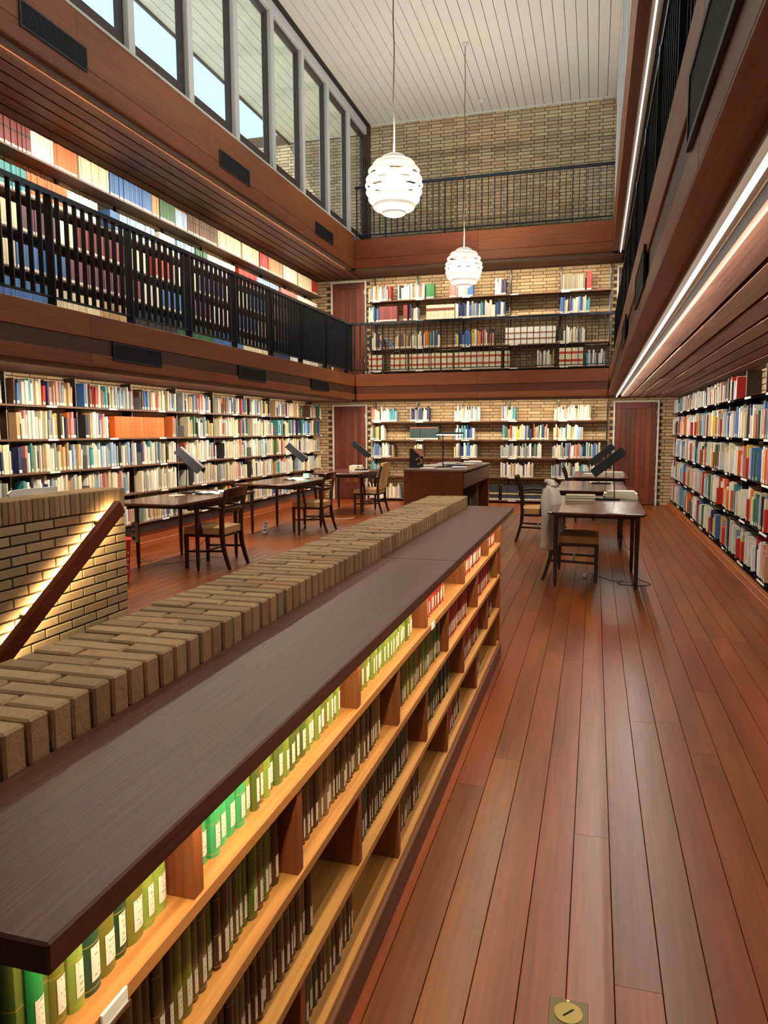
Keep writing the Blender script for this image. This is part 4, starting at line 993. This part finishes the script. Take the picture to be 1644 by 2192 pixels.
# ---- jacket on the chair back
def jacket():
    t = thing('jacket', 'pale grey beige cloth jacket draped over the back of the near right chair', 'jacket', (-0.17, 7.56, 0))
    lev = ((0.935, .022, .10), (0.915, .045, .16), (0.88, .062, .215), (0.82, .078, .25), (0.74, .088, .27), (0.64, .097, .28), (0.54, .105, .285), (0.44, .112, .285), (0.36, .115, .28), (0.30, .112, .275))
    N = 44; vs = []; fs = []; k = len(lev)
    for j, (z, hx, hy) in enumerate(lev):
        hang = j/(k-1)
        for i in range(N):
            a = 2*PI*i/N; ca, sa = math.cos(a), math.sin(a); e = 0.75
            px = abs(ca)**e*(1 if ca > 0 else -1)*hx; py = abs(sa)**e*(1 if sa > 0 else -1)*hy
            f = 1+hang*(0.10*math.sin(5*a+0.6*j*0.3)+0.07*math.sin(9*a+1.3-0.15*j)); front = max(0.0, ca)**0.6*(1 if abs(py) < 0.24 else 0.2)
            zz = z if z > 0.5 else z+(0.50-z)*front*0.95
            vs.append((-0.235+0.03*hang+px*f-0.012*math.sin(3*j*0.5)*hang, py*(1+0.02*math.sin(j*1.7)), zz-0.10*max(0, (abs(py)-0.12))*(1-hang)))
    for j in range(k-1):
        for i in range(N): q = (i+1) % N; fs.append((j*N+i, (j+1)*N+i, (j+1)*N+q, j*N+q))
    fs.append(tuple(range(N)))
    b = MB(); b.add(vs, fs, 0, None, True); o = b.build('body', 'jacket_cloth', t)
    md = o.modifiers.new('thick', 'SOLIDIFY'); md.thickness = 0.010; sb = o.modifiers.new('sub', 'SUBSURF'); sb.levels = 1; sb.render_levels = 1
    for s in (-1, 1):
        pts = [(-0.265, s*0.215, 0.885), (-0.275, s*0.275, 0.80), (-0.265, s*0.315, 0.66), (-0.25, s*0.318, 0.52), (-0.245, s*0.31, 0.375)]
        pr = [(0.040*math.cos(2*PI*q/16)*(1+0.10*math.sin(3*q)), 0.066*math.sin(2*PI*q/16)*(1+0.08*math.cos(2*q))) for q in range(16)]
        b = MB(); b.sweep(pts, pr, (0, 1, 0), 0, [0.80, 1.0, 0.96, 0.88, 0.80], True); b.build('sleeve', 'jacket_cloth', t)
        b = MB(); b.sweep([(-0.2452, s*0.3102, 0.405), (-0.2448, s*0.3095, 0.372)], [(x*1.06, y*1.06) for x, y in pr], (0, 1, 0), 0, [0.83, 0.82], True); b.build('cuff', 'jacket_cloth', t)
    b = MB(); b.sweep([(-0.20, -0.13, 0.915), (-0.235, -0.075, 0.955), (-0.27, 0.0, 0.965), (-0.235, 0.075, 0.955), (-0.20, 0.13, 0.915)], [(-.03, -.02), (.03, -.02), (.036, .0), (.02, .018), (-.02, .018), (-.036, 0)], (0, 0, 1), 0, None, True); b.build('collar', 'jacket_cloth', t)
    for yy in (-0.24, -0.20, 0.20):
        b = MB(); b.lathe([(0.0005, 0.004), (0.008, 0.003), (0.009, 0)], 10, (0, 0, 0)); b.v = [(-0.30+0.25*abs(yy)+y*0.4, -0.352-z if yy < 0 else 0.352+z, 0.395+x+0.02*yy) for x, y, z in b.v]; b.build('button', 'cable_black', t)
jacket()

# ---- librarian's desk with drawers
dk = thing('library_desk', 'tall reddish brown desk with a row of drawers in the middle of the room', 'desk', (0, 0, 0))
x0, x1, y0, y1, zt = -2.72, -1.80, 10.66, 13.42, 0.90
b = MB(); b.cbox(x0, x1, y0, y1, zt-0.03, zt, 0.003); b.build('desktop', 'drawer_wood', dk)
b = MB(); b.cbox(x0+.005, x1-.03, y0+.006, y0+.035, 0.0, zt-0.03, 0.002); b.build('end_panel', 'desk_wood', dk)
b = MB(); b.cbox(x0+.005, x1-.03, y1-.035, y1-.006, 0.0, zt-0.03, 0.002); b.build('end_panel', 'desk_wood', dk)
b = MB(); b.cbox(x0+.005, x0+.03, y0+.036, y1-.036, 0.0, zt-0.03, 0.002); b.build('modesty_panel', 'desk_wood', dk)
b = MB(); b.cbox(x0+.032, x1-.02, y0+.036, y1-.036, 0.625, 0.642, 0.002); b.build('drawer_rail', 'drawer_wood', dk)
dl = (y1-y0-0.08)/4
for i in range(4):
    a = y0+0.04+dl*i
    b = MB(); b.cbox(x1-.045, x1-.012, a+.006, a+dl-.006, 0.648, 0.846, 0.003); d = b.build('drawer', 'drawer_wood', dk)
    b = MB(); m_ = a+dl/2; b.tube([(x1-.013, m_-.05, 0.75), (x1+.008, m_-.045, 0.75), (x1+.008, m_+.045, 0.75), (x1-.013, m_+.05, 0.75)], 0.005, 8); b.build('handle', 'brass', d)
    b = MB(); b.box(x1-.06, x1-.014, a-.003, a+.005, 0.643, 0.868); b.build('drawer_divider', 'drawer_wood', dk)
# things leaning under the desk
for (yy, w, h, mt, lb) in ((12.55, 0.62, 0.58, 'box_board', 'large tan board leaning under the library desk'), (11.75, 0.40, 0.40, 'poster_black', 'dark framed panel leaning under the library desk'), (11.35, 0.26, 0.32, 'grey_felt', 'small grey panel leaning under the library desk')):
    t = thing('leaning_panel', lb, 'panel', (-1.90-w/2, yy, 0), 0, 'panels under the desk')
    b = MB(); b.hexa([(-w/2, 0.0, 0), (w/2, 0.0, 0), (w/2, 0.015, 0), (-w/2, 0.015, 0), (-w/2, 0.06, h), (w/2, 0.06, h), (w/2, 0.075, h), (-w/2, 0.075, h)]); b.build('board', mt, t)
    b = MB(); b.bar((w/2, 0.006, 0.0), (w/2, 0.066, h), 0.012, 0.02, (1, 0, 0)); b.build('edge', 'tan_strip', t)
# desk lamp with a tube
t = thing('tube_lamp', 'slim black lamp with a lit tube on the library desk', 'lamp', (-2.30, 11.55, 0.90))
b = MB(); b.disc((0, 0, 0.0), 0.10, 0.07, 24, 0, 0.012); b.build('base', 'black_metal', t)
b = MB(); b.tube([(0, 0, 0.012), (0, 0, 0.52)], 0.008, 8); b.build('pole', 'black_metal', t)
b = MB(); b.sweep([(-0.105, 0, 0.525), (0.32, 0, 0.53)], [(-.035, -.012), (.035, -.012), (.03, .01), (0, .018), (-.03, .01)], (0, 0, 1)); b.build('head', 'black_metal', t)
b = MB(); b.cbox(-0.10, 0.31, -0.026, 0.026, 0.504, 0.512, 0.002); b.build('tube', 'tube_glow', t)
# poster stand
t = thing('poster_stand', 'dark poster in a clear stand at the near left corner of the library desk', 'poster', (-2.60, 10.98, 0.90), 0.12)
b = MB(); b.hexa([(-.105, -.005, 0), (.105, -.005, 0), (.105, .004, 0), (-.105, .004, 0), (-.105, .045, .30), (.105, .045, .30), (.105, .054, .30), (-.105, .054, .30)]); b.build('sheet', 'poster_black', t)
b = MB(); b.add([(-.06, .0435, .298), (.103, .0435, .298), (.103, .027, .19), (.06, .027, .19)], [(0, 3, 2, 1)]); b.v = [(x, y-.0022, z) for x, y, z in b.v]; b.build('print_area', 'poster_tan', t)
b = MB()
for i, (px, pz) in enumerate(((-.01, .13), (.03, .15), (.06, .12), (.02, .06), (.06, .08))): b.add([(px, 0, pz), (px+.03, 0, pz), (px+.03, 0, pz+.025), (px, 0, pz+.02)], [(0, 1, 2, 3)])
b.v = [(x, -.0075+z/.30*.05, z) for x, y, z in b.v]; b.build('print_figures', 'poster_tan', t)
b = MB(); b.cbox(-.11, .11, -.02, .08, -0.0005, 0.008, .002); b.build('foot', 'plastic_white', t)
# papers and leaflets on the desk
rng = random.Random(3)
def sheets(x, y, z, w, l, n, rot, mat, label, name='paper_stack', cat='papers', grp='papers on the library desk', th=0.004):
    t = thing(name, label, cat, (x, y, z), rot, grp)
    for i in range(n):
        b = MB(); jx, jy = rng.uniform(-.008, .008), rng.uniform(-.008, .008)
        b.hexa([(-w/2+jx, -l/2+jy, th*i), (w/2+jx, -l/2+jy, th*i), (w/2+jx, l/2+jy, th*i), (-w/2+jx, l/2+jy, th*i), (-w/2+jx, -l/2+jy, th*i+th*.8), (w/2+jx, -l/2+jy, th*i+th*.8), (w/2+jx, l/2+jy, th*i+th*.8), (-w/2+jx, l/2+jy, th*i+th*.8)])
        b.build('sheet', mat, t)
PP = ((-2.42, 10.95, .21, .30, 4, .3, 'paper_white', 'white leaflet pile at the near edge of the library desk'), (-2.15, 10.90, .21, .30, 2, -.2, 'paper_grey', 'grey sheet pile at the near edge of the library desk'), (-2.0, 11.3, .21, .30, 5, .1, 'paper_white', 'white leaflet pile near the drawers of the library desk'),
      (-2.50, 11.75, .30, .21, 6, .2, 'paper_white', 'white pile behind the poster on the library desk'), (-2.12, 11.75, .26, .20, 7, .4, 'cover_navy', 'navy brochure pile in the middle of the library desk'), (-1.98, 12.1, .21, .30, 8, -.1, 'paper_cream', 'cream brochure pile by the drawers of the library desk'),
      (-2.4, 12.4, .30, .21, 6, .05, 'paper_white', 'white pile on the far half of the library desk'), (-2.0, 12.65, .30, .40, 12, .15, 'paper_white', 'thick white paper pile at the far right of the library desk'), (-2.05, 13.1, .21, .30, 10, -.1, 'paper_cream', 'cream pile at the far end of the library desk'), (-2.45, 13.0, .3, .3, 5, .2, 'paper_grey', 'grey pile at the far left of the library desk'))
for (x, y, w, l, n, r, mt, lb) in PP: sheets(x, y, 0.9005, w, l, n, r, mt, lb)

# ---- lamps on the reading tables
def table_lamp(x, y, sx, label, ht=0.47, z=0.75):
    """sx = +1: the hood rises towards +x, its low end towards the reader"""
    t = thing('reading_lamp', label, 'lamp', (x, y, z), 0, 'black reading lamps')
    b = MB(); b.disc((-sx*0.07, 0, 0.0), 0.125, 0.075, 28, 0, 0.016); b.build('base', 'black_metal', t)
    b = MB(); b.lathe([(0.002, 0.04), (0.008, 0.035), (0.010, 0.016)], 12, (-sx*0.10, 0, 0)); b.build('switch', 'cable_black', t)
    b = MB(); b.tube([(0, 0, 0.012), (-sx*0.015, 0, ht*0.55), (-sx*0.03, 0, ht-0.02)], 0.0055, 8); b.build('pole', 'black_metal', t)
    # folded sheet hood, open below
    b = MB(); a0 = Vector((-sx*0.25, 0, ht-0.17)); a1 = Vector((sx*0.05, 0, ht+0.075)); dn = Vector((sx*0.62, 0, -0.78)).normalized()
    for w0, w1 in ((0.08, 0.08),):
        P = []
        for q in (a0, a1):
            P += [q+Vector((0, -w0, 0))+dn*0.085, q+Vector((0, -0.03, 0)), q+Vector((0, 0.03, 0)), q+Vector((0, w0, 0))+dn*0.085]
        Q = [p+dn*0.004 for p in P]
        b.add(P+Q, [(0, 1, 5, 4), (1, 2, 6, 5), (2, 3, 7, 6), (8, 12, 13, 9), (9, 13, 14, 10), (10, 14, 15, 11), (0, 4, 12, 8), (3, 11, 15, 7), (0, 8, 9, 1), (1, 9, 10, 2), (2, 10, 11, 3), (4, 5, 13, 12), (5, 6, 14, 13), (6, 7, 15, 14)])
    b.build('hood', 'black_metal', t)
    b = MB(); m0 = a0.lerp(a1, .12)+dn*0.022; m1 = a0.lerp(a1, .88)+dn*0.022; b.tube([m0, m1], 0.008, 8); b.build('tube', 'lamp_white', t)
    b = MB(); b.tube([(sx*0.01, 0, 0.012), (sx*0.08, 0.02, 0.010), (sx*0.16, -0.04, 0.008), (sx*0.235, -0.10, 0.006)] if sx > 0 else [(0, 0, 0.012), (-0.08, 0.03, 0.008), (-0.02, 0.10, 0.006)], 0.004, 6); b.build('cord', 'cable_black', t)
table_lamp(0.215, 7.98, 1, 'black reading lamp with slanting hood on the near right table')
table_lamp(0.17, 10.45, 1, 'black reading lamp with slanting hood on the second right table')
table_lamp(-4.62, 7.75, -1, 'black reading lamp with slanting hood on the left table by the parapet')
table_lamp(-4.60, 10.95, -1, 'black reading lamp with slanting hood on the middle left table')
table_lamp(-4.25, 13.2, -1, 'black reading lamp with slanting hood on the left table before the door')

# ---- books and papers on the tables
def stack(x, y, z, items, rot, where):
    for i, (w, l, h, c, cn) in enumerate(items):
        o = thing('lying_book', '%s book, %s in the pile %s' % (cn, ('lowest', 'second', 'third', 'fourth')[i], where), 'book', (x+rng.uniform(-.008, .008), y+rng.uniform(-.008, .008), z), rot+rng.uniform(-.06, .06), 'books lying on the tables')
        nm = 'lying_%s' % cn.replace(' ', '_')
        if nm not in MATS: plain(nm, c, 0.45)
        b = MB(); b.box(-w/2, w/2, -l/2, l/2, 0, 0.003); b.box(-w/2, w/2, -l/2, l/2, h-.003, h); b.box(-w/2-.002, -w/2+.002, -l/2, l/2, 0, h); b.build('cover', nm, o)
        b = MB(); b.box(-w/2+.002, w/2-.004, -l/2+.004, l/2-.004, .003, h-.003); b.build('pages', 'paper_cream', o)
        z += h+0.0004
stack(-0.12, 7.86, 0.7505, ((.29, .22, .028, (120, 104, 76), 'olive brown'), (.29, .22, .026, (150, 134, 108), 'tan')), 0.02, 'left on the near right table')
stack(0.28, 8.18, 0.7505, ((.34, .25, .03, (196, 186, 160), 'pale cream'), (.33, .24, .026, (214, 210, 204), 'white'), (.28, .2, .02, (170, 150, 130), 'grey tan')), 0.05, 'behind the lamp on the near right table')
stack(0.02, 12.2, 0.7505, ((.36, .26, .02, (186, 180, 176), 'pale grey'), (.32, .24, .018, (206, 200, 196), 'off white')), 0.0, 'left on the table nearest the right door')
stack(0.30, 12.25, 0.7505, ((.34, .25, .022, (200, 196, 190), 'soft white'), (.32, .24, .022, (150, 146, 146), 'mid grey'), (.3, .22, .018, (210, 206, 196), 'ivory')), 0.0, 'right on the table nearest the right door')
stack(-4.32, 13.35, 0.7505, ((.22, .28, .04, (200, 196, 190), 'light grey'), (.2, .26, .04, (214, 212, 206), 'chalk white')), 0.1, 'on the left table before the door')
# open book, papers, small things on the left tables
def open_book(x, y, z, rot, label):
    t = thing('open_book', label, 'book', (x, y, z), rot, 'open books on the tables')
    for s in (-1, 1):
        b = MB(); vs = []; N = 6
        for i in range(N+1):
            u = i/N; zz = 0.014*math.sin(PI*min(u*1.25, 1))+0.010*(1-u)
            vs += [(s*0.15*u, -0.11, zz+0.002), (s*0.15*u, 0.11, zz+0.002)]
        b.add(vs, [((2*i, 2*i+2, 2*i+3, 2*i+1) if s > 0 else (2*i, 2*i+1, 2*i+3, 2*i+2)) for i in range(N)], 0, None, True)
        b.add([(0, -0.11, 0), (s*0.15, -0.11, 0), (s*0.15, 0.11, 0), (0, 0.11, 0)], [(0, 1, 2, 3)]); b.build('page_block', 'paper_white', t)
open_book(-4.34, 7.72, 0.7505, 0.3, 'open white book on the left table by the parapet'); open_book(-4.30, 10.25, 0.7505, -0.2, 'open book on the middle left table')
sheets(-4.22, 8.0, 0.7505, .21, .30, 4, .5, 'paper_white', 'loose white papers at the far end of the left table by the parapet', grp='papers on the tables')
sheets(-4.5, 7.35, 0.7505, .10, .16, 3, -.3, 'paper_cream', 'small cream notepad on the left table by the parapet', grp='papers on the tables')
sheets(-4.35, 10.6, 0.7505, .28, .21, 4, .1, 'paper_grey', 'grey papers on the middle left table', grp='papers on the tables')
sheets(-4.05, 12.75, 0.7505, .30, .21, 2, .4, 'paper_grey', 'thin sheets hanging at the edge of the left table before the door', grp='papers on the tables')
sheets(0.10, 10.55, 0.7505, .30, .22, 3, .05, 'paper_cream', 'cream papers at the back of the second right table', grp='papers on the tables')
t = thing('folded_note', 'folded pale green note standing on the middle left table', 'note', (-4.30, 10.75, 0.7505))
b = MB(); b.hexa([(-.05, -.03, 0), (.05, -.03, 0), (.05, .03, 0), (-.05, .03, 0), (-.05, -.003, .07), (.05, -.003, .07), (.05, .003, .07), (-.05, .003, .07)]); plain('note_green', (150, 214, 190), 0.7); b.build('card', 'note_green', t)
# ---- cables, power strips, bin, floor socket
def cable(name, pts, r, mat, label, cat='cable'):
    P = [Vector(p) for p in pts]; out = []
    for i in range(len(P)-1):
        a = P[max(i-1, 0)]; b_ = P[i]; c = P[i+1]; d = P[min(i+2, len(P)-1)]
        for k in range(5):
            s = k/5; out.append(0.5*((2*b_)+(c-a)*s+(2*a-5*b_+4*c-d)*s*s+(3*b_-a-3*c+d)*s**3))
    out.append(P[-1]); b = MB(); b.tube(out, r, 6); return tag(b.build(name, mat), label, cat)
cable('power_cable', [(0.45, 7.85, 0.745), (0.462, 7.82, 0.55), (0.455, 7.80, 0.25), (0.43, 7.75, 0.03), (0.47, 7.55, 0.006), (0.55, 7.35, 0.006), (0.42, 7.25, 0.006), (0.25, 7.30, 0.006), (0.3, 7.4, 0.02)], 0.004, 'cable_black', 'black lamp cable hanging off the near right table to the floor')
cable('power_cable', [(0.36, 7.42, 0.012), (0.22, 7.45, 0.008), (0.10, 7.62, 0.008), (0.04, 7.75, 0.008), (-0.03, 7.75, 0.02), (-0.06, 7.6, 0.012)], 0.006, 'cable_white', 'white cable on the floor under the near right table')
t = thing('power_plug', 'white plug lying under the near right table', 'plug', (-0.065, 7.57, 0.0))
b = MB(); b.cbox(-.02, .02, -.03, .03, 0.0, .035, .006); b.build('body', 'plastic_white', t)
b = MB(); b.tube([(-.009, -.03, .018), (-.009, -.05, .018)], .003, 6); b.tube([(.009, -.03, .018), (.009, -.05, .018)], .003, 6); b.build('pins', 'chrome', t)
cable('power_cable', [(0.33, 9.62, 0.70), (0.35, 9.6, 0.55), (0.30, 9.61, 0.45), (0.36, 9.58, 0.36), (0.30, 9.6, 0.26), (0.36, 9.57, 0.18), (0.42, 9.5, 0.02), (0.55, 9.4, 0.006), (0.48, 9.25, 0.006)], 0.004, 'cable_black', 'black cable coiled round a leg of the second right table')
cable('power_cable', [(-4.66, 8.3, 0.72), (-4.7, 8.35, 0.6), (-4.62, 8.4, 0.35), (-4.7, 8.3, 0.12), (-4.75, 8.0, 0.008), (-4.85, 7.3, 0.008), (-4.8, 7.0, 0.05)], 0.004, 'cable_black', 'dark cable hanging behind the left table by the parapet')
cable('power_cable', [(-4.76, 7.0, 0.08), (-4.6, 7.15, 0.008), (-4.4, 7.5, 0.008), (-4.3, 7.7, 0.008), (-4.15, 7.72, 0.008)], 0.005, 'cable_white', 'pale cable on the floor under the left table by the parapet')
cable('power_cable', [(-4.68, 9.95, 0.02), (-4.5, 9.75, 0.008), (-4.3, 9.85, 0.008), (-4.2, 10.3, 0.008), (-4.25, 10.6, 0.2), (-4.3, 10.7, 0.5), (-4.32, 10.75, 0.72)], 0.005, 'cable_white', 'pale cable on the floor under the middle left table')
cable('power_cable', [(-4.55, 11.2, 0.10), (-4.5, 11.3, 0.012), (-4.3, 11.6, 0.008), (-4.0, 11.7, 0.008), (-3.85, 11.75, 0.03)], 0.006, 'cable_white', 'pale cable on the floor before the left plank door')
def strip(x, y, z, rx, label, flat=False):
    t = thing('power_strip', label, 'power strip', (x, y, z), 0, 'grey power strips'); t.rotation_euler = (rx, 0, 0.3 if flat else 0)
    b = MB(); b.cbox(-.028, .028, -.02, .02, -.11, .11, .005); b.build('body', 'paper_grey', t)
    for k in (-.065, 0, .065):
        b = MB(); b.lathe([(.001, .0), (.019, .0), (.021, .003)], 16); b.v = [(x_, -0.0205-z_, y_+k) for x_, y_, z_ in b.v]; b.build('outlet', 'cable_black' if k < -.05 else 'grey_felt', t)
strip(-4.73, 6.865, 0.40, 0.0, 'grey three-way power strip fixed to a leg of the left table by the parapet')
strip(-4.55, 9.75, 0.085, -0.85, 'grey power strip leaning on the floor at the middle left table', True)
# red bin and black hose beside the parapet
t = thing('waste_bin', 'red plastic bin with punched holes behind the end of the parapet', 'bin', (-4.43, 6.12, 0))
b = MB(); b.lathe([(0.003, 0.0), (0.105, 0.0), (0.108, 0.02), (0.135, 0.42), (0.142, 0.43), (0.142, 0.44), (0.130, 0.435), (0.10, 0.02), (0.003, 0.015)], 28); b.build('body', 'plastic_red', t)
b = MB()
for k in range(14):
    a = 2*PI*k/14
    for zz in (0.13, 0.19, 0.25, 0.31):
        r = 0.1075+0.0275*(zz-0.02)/0.40; c = Vector((r*math.cos(a), r*math.sin(a), zz)); tx = Vector((-math.sin(a), math.cos(a), 0)); n_ = 8
        b.add([c+tx*0.009*math.cos(2*PI*q/n_)+Vector((0, 0, 0.013*math.sin(2*PI*q/n_)))+Vector((math.cos(a), math.sin(a), 0))*0.0012 for q in range(n_)], [tuple(range(n_))])
b.build('hole_ring', 'plastic_white', t)
cable('hose_loop', [(-4.60, 6.35, 0.45), (-4.52, 6.35, 0.62), (-4.60, 6.35, 0.72), (-4.68, 6.35, 0.60), (-4.62, 6.35, 0.42), (-4.70, 6.4, 0.2), (-4.7, 6.5, 0.02)], 0.014, 'cable_black', 'thick black loop of hose between parapet and left shelves', 'hose')
# brass floor socket
t = thing('floor_socket', 'square brass floor socket with a slotted round cap set in the boards', 'floor socket', (-0.027, 1.775, 0.0))
b = MB(); b.cbox(-.048, .048, -.048, .048, 0.0, 0.0025, .001); b.build('plate', 'brass_dark', t)
b = MB(); b.disc((0, 0, 0.0025), .035, .035, 36, 0, 0.0042); b.build('cap', 'brass', t)
b = MB(); b.bar((-.012, -.013, 0.0046), (.012, .013, 0.0046), .0045, .0012); b.build('slot', 'dark_void', t)
b = MB(); b.disc((-.002, .041, 0.0024), .004, .004, 12, 0, 0.0036); b.build('screw', 'screw', t)
